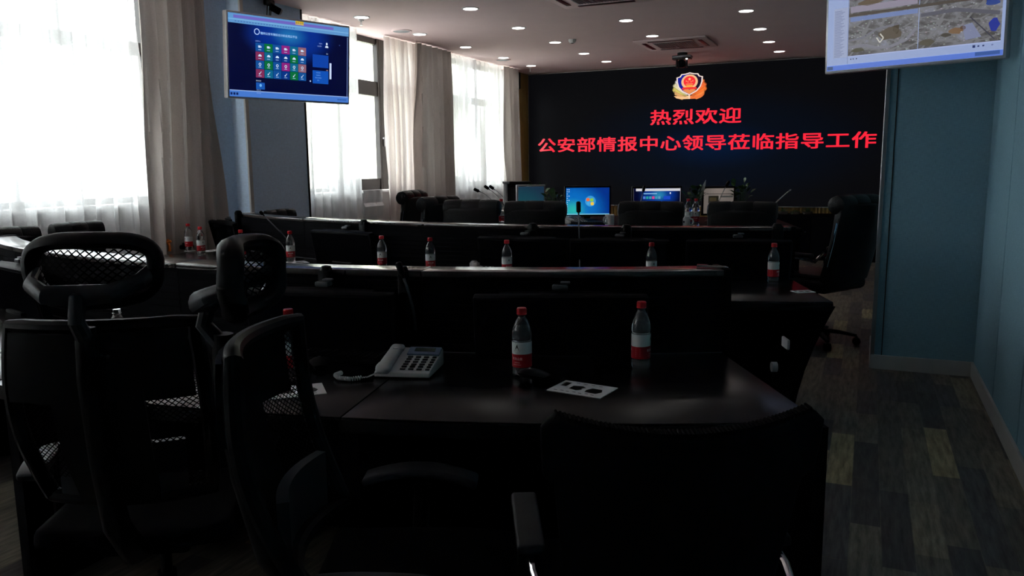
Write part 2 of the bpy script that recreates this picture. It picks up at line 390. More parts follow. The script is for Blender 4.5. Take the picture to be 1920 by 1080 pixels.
# right wall: fabric panels with narrow open joints
b = MB(); b.box((XR + WALL / 2 + 0.012, (YB + YF) / 2, ZC / 2), (WALL, YB - YF, ZC))
struct('wall_right', b, 'window_frame')
b = MB(); y = YF; seams = [YF, -1.7, -0.75, 0.2, 1.2, 2.2, 3.22, 4.27, 5.09, 6.0]
for a, c in zip(seams, seams[1:]): b.box((XR + 0.006, (a + c) / 2, ZC / 2), (0.012, c - a - 0.024, ZC), bev=0.003, seg=1)
for a, c in ((6.66, 8.3), (8.3, 10.0), (10.0, 11.7), (11.7, YB)): b.box((XR + 0.006, (a + c) / 2, ZC / 2), (0.012, c - a - 0.024, ZC), bev=0.003, seg=1)
struct('wall_right_panels', b, 'wall_fabric')
# right pillar
PX0, PY0, PY1 = 0.085, 6.0, 6.66
b = MB(); b.box(((PX0 + XR + 0.012) / 2, (PY0 + PY1) / 2, ZC / 2), (XR + 0.012 - PX0, PY1 - PY0, ZC)); struct('wall_pillar_right', b, 'wall_fabric')
b = MB(); b.box((PX0 - 0.004, PY0 - 0.004, ZC / 2 + 0.05), (0.028, 0.028, ZC - 0.1), bev=0.004); struct('trim_1', b, 'steel')
b = MB(); b.box((PX0 + 0.055, PY0 - 0.002, ZC / 2 + 0.05), (0.006, 0.008, ZC - 0.1)); struct('trim_2', b, 'window_frame')
# left pillar
LX, LY0, LY1 = -5.31, 5.90, 6.78
b = MB(); b.box(((LX + XL) / 2, (LY0 + LY1) / 2, ZC / 2), (LX - XL, LY1 - LY0, ZC)); struct('wall_pillar_left', b, 'wall_fabric_grey')
b = MB(); b.box((LX + 0.004, LY0 + 0.02, ZC / 2), (0.02, 0.045, ZC), bev=0.004); struct('trim_3', b, 'light_metal')
b = MB(); b.box((LX + 0.004, LY1 - 0.004, ZC / 2), (0.016, 0.016, ZC)); struct('trim_4', b, 'window_frame')
# the stretch of wall beside the first window, in front of the pillar
b = MB(); b.box((XL + 0.05, (5.62 + LY0) / 2, ZC / 2), (0.1, LY0 - 5.62, ZC)); struct('wall_left_return', b, 'wall_fabric_grey')
# baseboards
b = MB(); b.box((XR - 0.008, (YF + PY0) / 2, 0.05), (0.016, PY0 - YF, 0.1), bev=0.003); struct('baseboard_right', b, 'baseboard_paint')
b = MB(); b.box(((PX0 - 0.01 + XR) / 2, PY0 - 0.010, 0.05), (XR - PX0 + 0.01, 0.018, 0.1), bev=0.003); b.box((PX0 - 0.011, (PY0 + PY1) / 2, 0.05), (0.018, PY1 - PY0, 0.1), bev=0.003); struct('baseboard_pillar', b, 'baseboard_paint')
# slatted wood on the far end of the left wall and under the screen
b = MB(); k = 0; y = 12.42
while y < YB - 0.01: b.box((XL + 0.02, y, ZC / 2), (0.04, 0.032, ZC), bev=0.004, seg=1); y += 0.045
struct('trim_5', b, 'gold_slat')
b = MB(); b.box(((XL + XR) / 2, YB - 0.01, 0.38), (XR - XL, 0.02, 0.76)); x = XL + 0.05
while x < XR - 0.02: b.box((x, YB - 0.03, 0.38), (0.035, 0.03, 0.76), bev=0.005, seg=1); x += 0.055
struct('trim_6', b, 'gold_slat')

# windows
def window(n, y0, y1, mull):
    xw = XL - 0.15; b = MB(); w = 0.07
    b.box((xw, (y0 + y1) / 2, SILL + w / 2), (0.07, y1 - y0, w)); b.box((xw, (y0 + y1) / 2, ZC - w / 2), (0.07, y1 - y0, w))
    b.box((xw, y0 + w / 2, (SILL + ZC) / 2), (0.07, w, ZC - SILL)); b.box((xw, y1 - w / 2, (SILL + ZC) / 2), (0.07, w, ZC - SILL))
    b.box((xw, (y0 + y1) / 2, 2.43), (0.075, y1 - y0, 0.10))
    for m_ in mull: b.box((xw, m_, (SILL + ZC) / 2), (0.09, 0.13, ZC - SILL)); b.box((xw + 0.03, m_ - 0.10, (SILL + ZC) / 2), (0.04, 0.03, ZC - SILL)); b.box((xw, m_ - 0.6, SILL + 0.11), (0.08, 1.1, 0.10)); b.box((xw, m_ - 0.6, 2.35), (0.08, 1.1, 0.09))
    f = struct('window_%d' % n, b, 'window_frame')
    b = MB(); b.box((xw - 0.005, (y0 + y1) / 2, (SILL + ZC) / 2), (0.006, y1 - y0 - 0.02, ZC - SILL - 0.02)); b.build('pane', 'pane', f)
    b = MB(); b.box((XL - 0.04, (y0 + y1) / 2, SILL + 0.008), (0.22, y1 - y0, 0.03), bev=0.005); b.build('window_sill', 'white_paint', f)
    if n == 2:
        b = MB(); b.box((xw + 0.05, 8.78, 1.75), (0.02, 0.03, 0.12), bev=0.004); b.cyl((xw + 0.06, 8.78, 1.79), (xw + 0.09, 8.78, 1.79), 0.008); b.box((xw + 0.09, 8.74, 1.79), (0.012, 0.10, 0.02), bev=0.004)
        b.build('window_handle', 'steel', f)
window(4, *WINS[0], [-0.4]); window(1, *WINS[1], []); window(2, *WINS[2], [8.79]); window(3, *WINS[3], [11.1])  # the first of these is an unseen window added for its light

# curtains
def curtain(name, y0, y1, x, amp, wl, m, label, cat, ph=0.0, zb=0.05, gather=0.0, seed=0, zt=ZC - 0.01):
    rnd = random.Random(seed); L_ = y1 - y0; n = max(24, int(L_ / wl * 12)); ph_ = [rnd.uniform(0, 2 * PI) for _ in range(4)]
    def off(s): return amp * (math.sin(2 * PI * s / wl + ph_[0] + 0.9 * math.sin(2 * PI * s / (wl * 3.7) + ph_[1])) + 0.45 * math.sin(2 * PI * s / (wl * 0.53) + ph_[2]))
    t = bmesh.new(); nz_ = 14; rows = []
    for j in range(nz_ + 1):
        h = j / nz_; z = zt + (zb - zt) * h; row = []
        for i in range(n + 1):
            s = L_ * i / n; k = 0.55 + 0.45 * min(1, h * 3)
            yy = y0 + s + gather * (h - 0.5) * (s / L_ - 0.5) + 0.02 * math.sin(h * 3 + s * 6 + ph_[3])
            row.append(t.verts.new((x + off(s + 0.03 * math.sin(h * 4 + ph_[1])) * k, yy, z)))
        rows.append(row)
    for a, c in zip(rows, rows[1:]):
        for i in range(n): t.faces.new((a[i], a[i + 1], c[i + 1], c[i]))
    b = MB(); b._merge(t); o = b.build(name, m); tag(o, label, cat); return o
curtain('sheer_curtain', -2.4, 1.7, XL + 0.13, 0.035, 0.17, 'sheer', 'white sheer curtain over the window added for light beside the camera, outside the picture', 'curtain', seed=9)['group'] = 'sheer curtains on the left wall'
curtain('sheer_curtain', 2.3, 4.86, XL + 0.13, 0.035, 0.17, 'sheer', 'white sheer curtain over the first window, nearest the camera on the left wall', 'curtain', seed=1)['group'] = 'sheer curtains on the left wall'
curtain('sheer_curtain', 6.83, 7.88, XL + 0.13, 0.030, 0.14, 'sheer', 'white sheer curtain just beyond the left pillar, hanging below the wall television', 'curtain', seed=2)['group'] = 'sheer curtains on the left wall'
curtain('sheer_curtain', 8.46, 9.20, XL + 0.13, 0.030, 0.12, 'sheer_dense', 'gathered white sheer curtain between the bare window strip and the middle grey drape', 'curtain', seed=3)['group'] = 'sheer curtains on the left wall'
curtain('sheer_curtain', 9.95, 11.85, XL + 0.13, 0.030, 0.16, 'sheer', 'white sheer curtain over the farthest window, nearest the screen wall', 'curtain', seed=4)['group'] = 'sheer curtains on the left wall'
for (a, c, sd, lb) in ((4.78, 5.58, 5, 'thick grey drape gathered between the first window and the left pillar'),
                       (9.06, 10.02, 6, 'thick grey drape hanging between the second and third windows'),
                       (11.80, 12.42, 7, 'narrow grey drape at the far end of the windows beside the slatted wood')):
    curtain('drape', a, c, XL + 0.21, 0.045, 0.15, 'drape', lb, 'curtain', gather=0.10, seed=sd)['group'] = 'grey drapes on the left wall'

# outside
b = MB(); b.box((-150, 20, -10.1), (300, 300, 0.2)); struct('ground', b, 'ground_stone')
t = thing('building', 'pale yellow building seen through the bare strip of the second window', 'building', (-14, 19, -10))
b = MB(); b.box((0, 0, 7.6), (5, 7, 15.2)); b.build('wall', 'far_wall', t)
b = MB(); b.box((0, 0, 15.3), (5.4, 7.4, 0.25)); b.build('roof', 'white_paint', t)
for yy in (2.9,):
    b = MB(); b.box((2.5, yy, 12.6), (0.08, 1.1, 1.3)); b.box((2.53, yy, 12.6), (0.08, 0.05, 1.3)); b.build('window', 'window_frame', t)

# ------------------------------------------------------------------ screen wall
radial_screen('led_face', (7, 7, 9), (5, 10, 20), (2, 20, 46), 0.10, -0.15, 1.0, 2.8, 1.0, 0.6)
MATS['led_face'].node_tree.nodes['Principled BSDF'].inputs['Specular IOR Level'].default_value = 0.06
LZ0, LZ1 = 0.77, 2.975; LX0, LX1 = -5.46, 0.66; LW = LX1 - LX0
lt = thing('led_screen', 'huge black display wall showing a police badge and red welcome characters', 'screen', ((LX0 + LX1) / 2, YB - 0.10, 0))
b = MB(); b.box((0, 0.03, (LZ0 + LZ1) / 2), (LW + 0.03, 0.10, LZ1 - LZ0 + 0.03)); b.build('frame', 'light_metal', lt)
b = MB(); b.box((0, 0, 0), (LW, 0.03, LZ1 - LZ0)); o = b.build('display', 'led_face', lt, smooth=False); o.location = (0, -0.03, (LZ0 + LZ1) / 2)
yy = YB - 0.15
def lp(u, v): p = on_y(u, v, yy); return p.x - lt.location.x, p.z
RED = (255, 40, 62)
def line(s, ul, vl, ur, vr, h):
    x0, z0 = lp(ul, vl); x1, z1 = lp(ur, vr); n = len(s); pitch = (x1 - x0) / (n - 0.12)
    d = Decal(-0.048)
    for i, ch in enumerate(s): d.text(ch, x0 + pitch * (i + 0.44), z0 + (z1 - z0) * (i + 0.5) / n, h * 1.08, RED, bold=0.0065, sx=pitch / h * 0.90)
    return d.build('text_line', 'lit_picture', lt)
line('热烈欢迎', 1220, 223, 1389, 218, 0.235)
line('公安部情报中心领导莅临指导工作', 1009, 275, 1642, 264, 0.235)
# the badge
d = Decal(-0.048); ex, ez = lp(1293, 161); s = 0.218; X_ = 0.98
def E_(x, z): return ex + x * s * X_, ez + z * s * 0.95
def P_(pts, c): d.poly([E_(*p) for p in pts], c)
GL, GR = (250, 235, 150), (245, 130, 60)
for side, cols in ((-1, [(215, 212, 215), (215, 205, 165), (205, 190, 100), (215, 165, 105), (225, 155, 95)]), (1, [(240, 120, 60), (238, 105, 50), (240, 115, 45), (245, 130, 60), (246, 150, 80)])):
    for i in range(5):
        a = (0.95 - i * 0.34); c = cols[i]; d.layer(); r1 = 1.28 if i < 3 else 1.22
        a0, a1 = a - 0.26, a + 0.24; am = a - 0.02
        def leaf(k_, c_): 
            pts = [(side * 0.1, -0.75), (side * (0.45), -0.35 - 0.12 * i), (side * r1 * 0.93 * math.cos(a1 - 0.35), 1.05 * math.sin(a1 - 0.35) * 0.9 - 0.18), (side * r1 * math.cos(am - 0.35), 1.15 * math.sin(am - 0.35) * 0.9 - 0.18), (side * r1 * 0.9 * math.cos(a0 - 0.4), 1.05 * math.sin(a0 - 0.4) * 0.9 - 0.2)]
            mx_, mz_ = sum(p[0] for p in pts) / 5, sum(p[1] for p in pts) / 5; P_([(mx_ + (p[0] - mx_) * k_, mz_ + (p[1] - mz_) * k_) for p in pts], c_)
        leaf(1.06, tuple(int(v * 0.62) for v in c)); d.layer(); leaf(0.93, c); d.layer(); leaf(0.5, tuple(min(255, int(v * 1.06)) for v in c)); continue
        P_([(side * 0.1, -0.75), (side * (0.45), -0.35 - 0.12 * i), (side * r1 * 0.93 * math.cos(a1 - 0.35), 1.05 * math.sin(a1 - 0.35) * 0.9 - 0.18), (side * r1 * math.cos(am - 0.35), 1.15 * math.sin(am - 0.35) * 0.9 - 0.18), (side * r1 * 0.9 * math.cos(a0 - 0.4), 1.05 * math.sin(a0 - 0.4) * 0.9 - 0.2)], c)
d.layer(); P_([(-1.15, -0.72), (-0.3, -0.80), (-0.05, -0.72), (-0.05, -0.98), (-0.5, -0.98), (-0.95, -0.9)], (245, 195, 140)); P_([(1.12, -0.66), (0.3, -0.80), (0.05, -0.72), (0.05, -0.98), (0.5, -0.98), (0.95, -0.86)], (240, 120, 60)); P_([(-0.04, -0.65), (0.04, -0.65), (0.09, -0.98), (-0.09, -0.98)], (250, 215, 180))
sh = [(0, 1.0), (0.32, 0.92), (0.62, 0.90), (0.74, 0.72), (0.98, 0.66), (0.96, 0.30), (0.84, -0.08), (0.56, -0.42), (0.0, -0.72), (-0.56, -0.42), (-0.84, -0.08), (-0.96, 0.30), (-0.98, 0.66), (-0.74, 0.72), (-0.62, 0.90), (-0.32, 0.92)]
d.layer(); P_(sh, (245, 225, 215)); d.layer(); P_([(x * 0.90, z * 0.90 + 0.02) for x, z in sh[:9]] + [(0, 0.90)], (28, 14, 40)); P_([(x * 0.90, z * 0.90 + 0.02) for x, z in sh[8:]] + [(0, 0.92)], (20, 30, 150))
d.layer(); P_([(-0.5, -0.32), (-0.2, -0.2), (0, -0.3), (0.2, -0.2), (0.5, -0.32), (0, -0.62)], (235, 140, 80))
d.layer(); d.disc(*E_(0, 0.30), s * 0.60, s * 0.52, (245, 190, 140)); d.layer(); d.disc(*E_(0, 0.32), s * 0.44, s * 0.38, (250, 48, 55))
d.layer(); P_([(-0.5, -0.1), (0.5, -0.1), (0.56, -0.26), (-0.56, -0.26)], (245, 55, 50)); P_([(-0.22, 0.06), (0.22, 0.06), (0.26, -0.10), (-0.26, -0.10)], (248, 170, 70)); P_([(-0.3, 0.10), (0.3, 0.10), (0.22, 0.17), (-0.22, 0.17)], (250, 140, 90))
d.star(*E_(0, 0.50), s * 0.13, (255, 200, 120))
for dx, dz in ((-0.24, 0.36), (-0.12, 0.30), (0.12, 0.30), (0.24, 0.36)): d.star(*E_(dx, dz), s * 0.055, (255, 190, 120))
d.build('emblem', 'lit_picture', lt)

# ------------------------------------------------------------------ ceiling fittings
def make_downlight(label):
    t = thing('downlight', label, 'ceiling light', (0, 0, ZC), 0, 'recessed ceiling downlights')
    b = MB(); b.lathe([(0.070, 0.0), (0.072, -0.006), (0.086, -0.004), (0.088, 0.0)], seg=32); b.build('trim_ring', 'white_paint', t)
    b = MB(); b.lathe([(0, -0.0055), (0.070, -0.0055), (0.070, 0.0), (0, 0.0)], seg=32); b.build('lamp_face', 'lamp_glow', t)
    return t
LP = {'A': [(678, 32), (787, 64), (873, 88), (944, 108), (996, 123)], 'B': [(882, 16), (972, 52), (1041, 79), (1095, 100), (1137, 115)],
      'C': [(1174, 38), (1223, 67)], 'D': [(1399, 20), (1425, 54), (1442, 78), (1461, 96)]}
ordn = ['nearest the camera', 'second from the camera', 'third from the camera', 'fourth from the camera', 'farthest from the camera']
rown = {'A': 'in the row along the windows', 'B': 'in the second row from the windows', 'C': 'in the short middle row', 'D': 'in the row nearest the right wall'}
dl = None
def place_dl(x, y, lb):
    global dl
    if dl is None: dl = make_downlight(lb); dl.location = (x, y, ZC)
    else: dup(dl, (x, y, ZC), 0, lb)
for r in 'ABCD':
    for i, (u, v) in enumerate(LP[r]):
        p = on_z(u, v, ZC); pos = ordn[i] if i < len(LP[r]) - 1 else 'farthest from the camera'
        if r == 'C': pos = ['nearer the camera', 'touching the square air conditioner'][i]
        place_dl(p.x, p.y, 'round ceiling downlight ' + rown[r] + ', ' + pos)
# the same grid goes on over the camera's side of the room; its lamps show as streaks on the desk
for x in (-1.26,):
    for y in (7.7, 6.5, 5.3): place_dl(x, y, 'round lit ceiling downlight over the front desks, above the picture, reflected in the desk top')
for x in (-2.53,):
    for y in (6.4, 5.2): place_dl(x, y, 'round lit ceiling downlight over the front desks, above the picture, reflected in the desk top')

def round_speaker(u, v, lb):
    p = on_z(u, v, ZC); t = thing('ceiling_speaker', lb, 'speaker', (p.x, p.y, ZC), 0, 'round ceiling speakers')
    b = MB(); b.lathe([(0, -0.006), (0.10, -0.006), (0.10, 0)], seg=36)
    b.build('grille', 'grey_paint', t); b = MB(); b.lathe([(0.10, 0), (0.10, -0.008), (0.118, -0.006), (0.12, 0)], seg=36); b.build('trim_ring', 'ceiling_paint', t)
round_speaker(753, 58, 'round flat ceiling speaker beside the window-side downlights, nearer the camera')
round_speaker(943, 112, 'round flat ceiling speaker just behind the fourth window-side downlight')
p = on_z(1073, 74, ZC); t = thing('smoke_detector', 'small domed white smoke detector on the ceiling beside a downlight', 'smoke detector', (p.x, p.y, ZC))
b = MB(); b.lathe([(0, -0.045), (0.03, -0.045), (0.045, -0.03), (0.05, -0.012), (0.05, 0)], seg=28); b.build('housing', 'white_paint', t)
b = MB(); b.lathe([(0.0, -0.052), (0.016, -0.05), (0.02, -0.044), (0, -0.044)], seg=20); b.build('sensor', 'key_dark', t)
for u, v, lb in ((677, 41, 'small sprinkler head hanging under the ceiling below the nearest window-side downlight'), (994, 130, 'small sprinkler head on the ceiling near the screen wall')):
    p = on_z(u, v, ZC - 0.02); t = thing('sprinkler', lb, 'sprinkler', (p.x, p.y, ZC), 0, 'ceiling sprinklers')
    b = MB(); b.lathe([(0, -0.012), (0.028, -0.01), (0.032, 0)], seg=20); b.build('escutcheon', 'white_paint', t)
    b = MB(); b.cyl((0, 0, -0.01), (0, 0, -0.055), 0.008); b.cyl((0, 0, -0.055), (0, 0, -0.058), 0.018); b.build('head', 'steel', t)
def aircon(cx, cy, w, l, lb):
    t = thing('air_conditioner', lb, 'air conditioner', (cx, cy, ZC), 0, 'ceiling cassette air conditioners')
    b = MB(); b.box((0, 0, -0.012), (w, l, 0.024), bev=0.01); b.build('fascia', 'ceiling_paint', t)
    b = MB(); b.box((0, 0, -0.027), (w * 0.55, l * 0.55, 0.006), bev=0.002)
    for k in range(-8, 9): b.box((k * w * 0.031, 0, -0.032), (0.006, l * 0.52, 0.006))
    b.build('return_grille', 'grey_paint', t)
    for sx, sy, ww, ll in ((0, 1, w * 0.62, 0.05), (0, -1, w * 0.62, 0.05), (1, 0, 0.05, l * 0.62), (-1, 0, 0.05, l * 0.62)):
        b = MB(); b.box((sx * w * 0.39, sy * l * 0.39, -0.026), (ww, ll, 0.008), bev=0.003); b.build('louvre', 'key_dark', t)
aircon(-2.40, 10.75, 0.92, 0.92, 'square ceiling cassette air conditioner nearer the screen wall')
aircon(-2.42, 7.40, 0.92, 0.92, 'square ceiling cassette air conditioner cut off by the top of the picture')
# camera hanging from the ceiling in front of the screen
p = on_z(1286, 103, ZC); t = thing('conference_camera', 'black conference camera hung from the ceiling above the police badge', 'camera', (p.x, 11.75, ZC))
b = MB(); b.cyl((0, 0, 0), (0, 0, -0.03), 0.07, seg=28); b.build('ceiling_plate', 'key_dark', t)
b = MB(); b.box((0, 0, -0.055), (0.27, 0.15, 0.035), bev=0.012); o = b.build('mount_shelf', 'grey_paint', t)
b = MB(); b.box((0, -0.02, -0.085), (0.26, 0.14, 0.022), bev=0.008); b.build('camera_base', 'key_dark', t)
b = MB(); b.box((-0.070, -0.03, -0.14), (0.018, 0.07, 0.13), bev=0.006); b.box((0.070, -0.03, -0.14), (0.018, 0.07, 0.13), bev=0.006); b.build('yoke', 'key_dark', t)
b = MB(); b.box((0, -0.035, -0.155), (0.1, 0.11, 0.11), bev=0.03, seg=4); o = b.build('camera_head', 'black_plastic', t)
c2 = MB(); c2.cyl((0, -0.09, -0.155), (0, -0.11, -0.155), 0.032, seg=24); c2.build('lens', 'screen_off', o)
b = MB(); b.cyl((0.07, -0.098, -0.098), (0.095, -0.098, -0.098), 0.009, seg=12); b.build('status_light', 'led_dot', t)
# loudspeaker high on the slatted wood
p = on_x(966, 152, XL + 0.12); t = thing('wall_speaker', 'small black loudspeaker on a bracket high on the slatted wood', 'speaker', (p.x, p.y, p.z))
b = MB(); b.box((0, 0, 0), (0.17, 0.16, 0.27), rot=rz(0.5), bev=0.02); b.build('cabinet', 'black_plastic', t)
b = MB(); b.tube([(-0.08, 0.03, 0.09), (-0.02, -0.11, 0.09), (0.02, -0.12, -0.02), (0.07, -0.11, -0.05)], 0.013); b.build('bracket', 'chrome', t)
# ------------------------------------------------------------------ consoles
def arc(c, r, th, z=0.0): return Vector((c[0] + r * math.sin(th), c[1] - r * math.cos(th), z))
def arc_box(b, c, t0, t1, r0, r1, z0, z1, bev=0.0, shift=None):
    n = max(2, int(abs(t1 - t0) * max(r0, r1) / 0.12)); t = bmesh.new(); R_ = []
    for i in range(n + 1):
        th = t0 + (t1 - t0) * i / n
        R_.append([t.verts.new(arc(c, r, th, z)) for r, z in ((r0, z0), (r1, z0), (r1, z1), (r0, z1))])
    for a, d in zip(R_, R_[1:]):
        for k in range(4): t.faces.new((a[k], a[(k + 1) % 4], d[(k + 1) % 4], d[k]))
    t.faces.new(R_[0][::-1]); t.faces.new(R_[-1]); bmesh.ops.recalc_face_normals(t, faces=t.faces[:])
    if bev: 
        ed = [e for e in t.edges if len(e.link_faces) == 2 and e.calc_face_angle(0) > 0.6]
        bmesh.ops.bevel(t, geom=ed, offset=bev, segments=2, profile=0.5, affect='EDGES')
    b._merge(t)
def console(label, c, rh, rn, seams, flare_right=0.0, zt=0.75, zh=1.05, posts=()):
    mid = (seams[0] + seams[-1]) / 2; base = arc(c, (rh + rn) / 2, mid)
    t = thing('desk_console', label, 'desk', (base.x, base.y, 0), 0, 'curved desk consoles')
    cc = (c[0] - base.x, c[1] - base.y); gp = 0.0015
    for a, d in zip(seams, seams[1:]):
        g = gp / rh
        b = MB(); arc_box(b, cc, a + g, d - g, rh, rn, zt - 0.03, zt, 0.003); b.build('worktop', 'worktop_wood', t)
        b = MB(); arc_box(b, cc, a + g, d - g, rh - 0.10, rh, zt - 0.02, zh - 0.022)
        for k in range(9): arc_box(b, cc, a + g, d - g, rh - 0.002, rh + 0.004, zt + 0.012 + k * 0.029, zt + 0.032 + k * 0.029)
        b.build('back_panel', 'laminate', t, smooth=False)
        b = MB(); arc_box(b, cc, a + g, d - g, rh - 0.13, rh + 0.012, zh - 0.022, zh, 0.003); b.build('ledge', 'ledge_wood', t)
        b = MB(); arc_box(b, cc, a + g, d - g, rh - 0.10, rh - 0.06, 0.0, zt - 0.02); arc_box(b, cc, a + g, d - g, rh + 0.08, rh + 0.10, 0.08, zt - 0.03); b.build('lower_panel', 'laminate', t, smooth=False)
        b = MB(); arc_box(b, cc, a + g, d - g, rn - 0.006, rn + 0.004, zt - 0.045, zt - 0.006, 0.002); b.build('edge_strip', 'black_plastic', t)
        b = MB(); arc_box(b, cc, a + g, d - g, rh + 0.006, rh + 0.012, zt, zt + 0.003); b.build('back_trim', 'cap_grey', t)
    for th in seams[1:-1]:
        b = MB(); w = 0.02 / rh; arc_box(b, cc, th - w, th + w, rh + 0.06, rn - 0.06, 0.0, zt - 0.03); b.build('support_panel', 'laminate', t, smooth=False)
    for sgn, th in ((-1, seams[0]), (1, seams[-1])):
        fl = flare_right if sgn > 0 else 0.0
        b = MB(); tb = bmesh.new(); A = []
        def op(r, z, e): 
            k = fl * (z / zt) ** 2 / rh if z <= zt else fl / rh
            return arc(cc, r, th + sgn * (k - fl / rh + 0.0) + sgn * e / rh, z)
        zs = [0.0, 0.12, 0.25, 0.38, 0.5, 0.6, 0.68, zt - 0.03]
        for z in zs:
            r1 = rn - 0.03 - (0.10 * (1 - z / zt) if fl else 0.0)
            A.append([tb.verts.new(op(r, z, e)) for r, e in ((rh - 0.12, 0.0), (r1, 0.0), (r1, 0.03), (rh - 0.12, 0.03))])
        for p_, q_ in zip(A, A[1:]):
            for k in range(4): tb.faces.new((p_[k], p_[(k + 1) % 4], q_[(k + 1) % 4], q_[k]))
        tb.faces.new(A[0][::-1]); tb.faces.new(A[-1]); bmesh.ops.recalc_face_normals(tb, faces=tb.faces[:]); b._merge(tb)
        b.build('end_panel', 'laminate', t)
        b = MB(); a0, a1 = (th, th + 0.025 / rh) if sgn > 0 else (th - 0.025 / rh, th); arc_box(b, cc, a0, a1, rh - 0.135, rh + 0.016, zt, zh + 0.004, 0.003); b.build('hutch_end', 'ceramic' if sgn < 0 and rh > 5 else 'laminate', t)
    for (th, hh, w_) in posts:
        b = MB(); w = w_ / rh; arc_box(b, cc, th - w, th + w, rh, rh + 0.035, zt, zh + hh - 0.01, 0.004)
        p = arc(cc, rh + 0.012, th, zh + hh - 0.012); q = arc(cc, rh + 0.034, th, 0); b.lathe([(0, 0.02), (w_ * 0.7, 0.016), (w_, 0.0), (w_, -0.02), (0, -0.02)], c=p, seg=16)
        b.build('divider_post', 'black_plastic', t)
    return t
def proj(p):
    d = Vector(p) - EYE; k = d.dot(CF); return 960 + F * d.dot(CX) / k, 540 + F * d.dot(CD) / k
def th_at(c, r, u, z):
    lo, hi = -0.6, 0.6
    for _ in range(40):
        m_ = (lo + hi) / 2
        if proj(arc(c, r, m_, z))[0] < u: lo = m_
        else: hi = m_
    return lo
def th_of(c, u, v, z): p = on_z(u, v, z); return math.atan2(p.x - c[0], c[1] - p.y)
C1, RH1, RN1 = (-2.45, 6.60), 4.22, 5.01
C2, RH2, RN2 = (-2.286, 10.46), 5.80, 6.66
thR1 = math.radians(28.2); sm = math.atan2(-1.29 - C1[0], C1[1] - 1.75)
seams1 = [math.radians(-31), math.radians(-20), -0.02, sm, thR1] if sm > 0.05 else [math.radians(-31), sm, thR1]
console1 = console('nearest curved black console desk with the grey telephone on it, in front of the camera', C1, RH1, RN1, seams1, 0.0,
                   posts=[(th_of(C1, 607, 506, 1.05), 0.008, 0.024), (th_of(C1, 757, 508, 1.05), 0.012, 0.017)])
seams2 = [math.radians(-26.4), math.radians(-16), th_of(C2, 705, 413, 1.05), th_of(C2, 1010, 421, 1.05), th_of(C2, 1182, 421, 1.05), math.radians(18.9)]
console2 = console('second curved black console desk, in the middle of the room, lined with water bottles', C2, RH2, RN2, seams2, 0.16,
                   posts=[(th_of(C2, 487, 399, 1.05), 0.022, 0.030), (th_of(C2, 705, 413, 1.05), 0.008, 0.028), (th_of(C2, 1010, 421, 1.05), 0.012, 0.03), (th_of(C2, 1182, 421, 1.05), 0.01, 0.03), (th_of(C2, 1447, 423, 1.05), 0.02, 0.03)])
# sockets on the end panel of the second console
p = on_x(1473, 643, -0.20)
t = thing('wall_socket', 'small grey power socket on the outer end panel of the second console', 'socket', (p.x, p.y, p.z), math.radians(21))
b = MB(); b.box((0, 0, 0), (0.008, 0.06, 0.03), bev=0.003); b.build('face_plate', 'grey_paint', t); b = MB(); b.box((0.005, 0.013, 0), (0.005, 0.02, 0.018), bev=0.002); b.build('outlet', 'key_dark', t)
p = on_x(1452, 688, -0.26); b = MB(); b.cyl((-0.01, 0, 0), (0.008, 0, 0), 0.017, seg=20); o = b.build('door_knob', 'grey_paint'); o.location = p; o.rotation_euler = (0, 0, math.radians(21)); tag(o, 'small round pale lock knob below the socket on the second console', 'knob')

# third desk: a plain raised table facing the screen wall
C3 = (-2.0, 12.2); R3N, R3F = 5.80, 4.35; Z3 = 0.92
t3c = thing('conference_desk', 'farthest curved dark desk below the screen wall, carrying monitors and plants', 'desk', (-2.0, 7.1, 0))
cc = (C3[0] + 2.0, C3[1] - 7.1)
b = MB(); arc_box(b, cc, math.radians(-17), math.radians(15.5), R3F, R3N, Z3 - 0.035, Z3, 0.004); b.build('worktop', 'dull_worktop', t3c)
b = MB(); arc_box(b, cc, math.radians(-16.8), math.radians(15.3), R3F + 0.02, R3F + 0.05, 0, Z3 - 0.035); b.build('modesty_panel', 'laminate', t3c, smooth=False)
for a in (-16.8, -6, 5, 15.2):
    b = MB(); arc_box(b, cc, math.radians(a - 0.3), math.radians(a + 0.3), R3F + 0.05, R3N - 0.1, 0, Z3 - 0.035); b.build('support_panel', 'laminate', t3c, smooth=False)

# ------------------------------------------------------------------ chairs (front = +y, right = +x, origin on the floor under the seat)
def star_base(t, r=0.29, m='black_plastic', z=0.055):
    b = MB(); b.cyl((0, 0, z - 0.01), (0, 0, z + 0.06), 0.035, 0.028)
    for k in range(5):
        a = 2 * PI * k / 5 + 0.3; b.tube([(0.02 * math.cos(a), 0.02 * math.sin(a), z + 0.045), (r * 0.6 * math.cos(a), r * 0.6 * math.sin(a), z + 0.035), (r * math.cos(a), r * math.sin(a), z + 0.015)], [0.026, 0.022, 0.016], flat=0.7)
    base = b.build('base', m, t)
    for k in range(5):
        a = 2 * PI * k / 5 + 0.3; x, y = r * math.cos(a), r * math.sin(a); w = MB()
        for s in (-1, 1):
            ox, oy = -math.sin(a) * 0.013 * s, math.cos(a) * 0.013 * s
            w.cyl((x + ox * 0.3, y + oy * 0.3, 0.029), (x + ox * 1.6, y + oy * 1.6, 0.029), 0.028, seg=20)
        w.cyl((x, y, 0.03), (x, y, z + 0.012), 0.008); w.build('caster', 'black_plastic', base)
    b = MB(); b.cyl((0, 0, z + 0.05), (0, 0, 0.28), 0.026); b.cyl((0, 0, 0.26), (0, 0, 0.43), 0.016); b.build('gas_column', 'chrome' if m == 'chrome' else 'black_plastic', t)

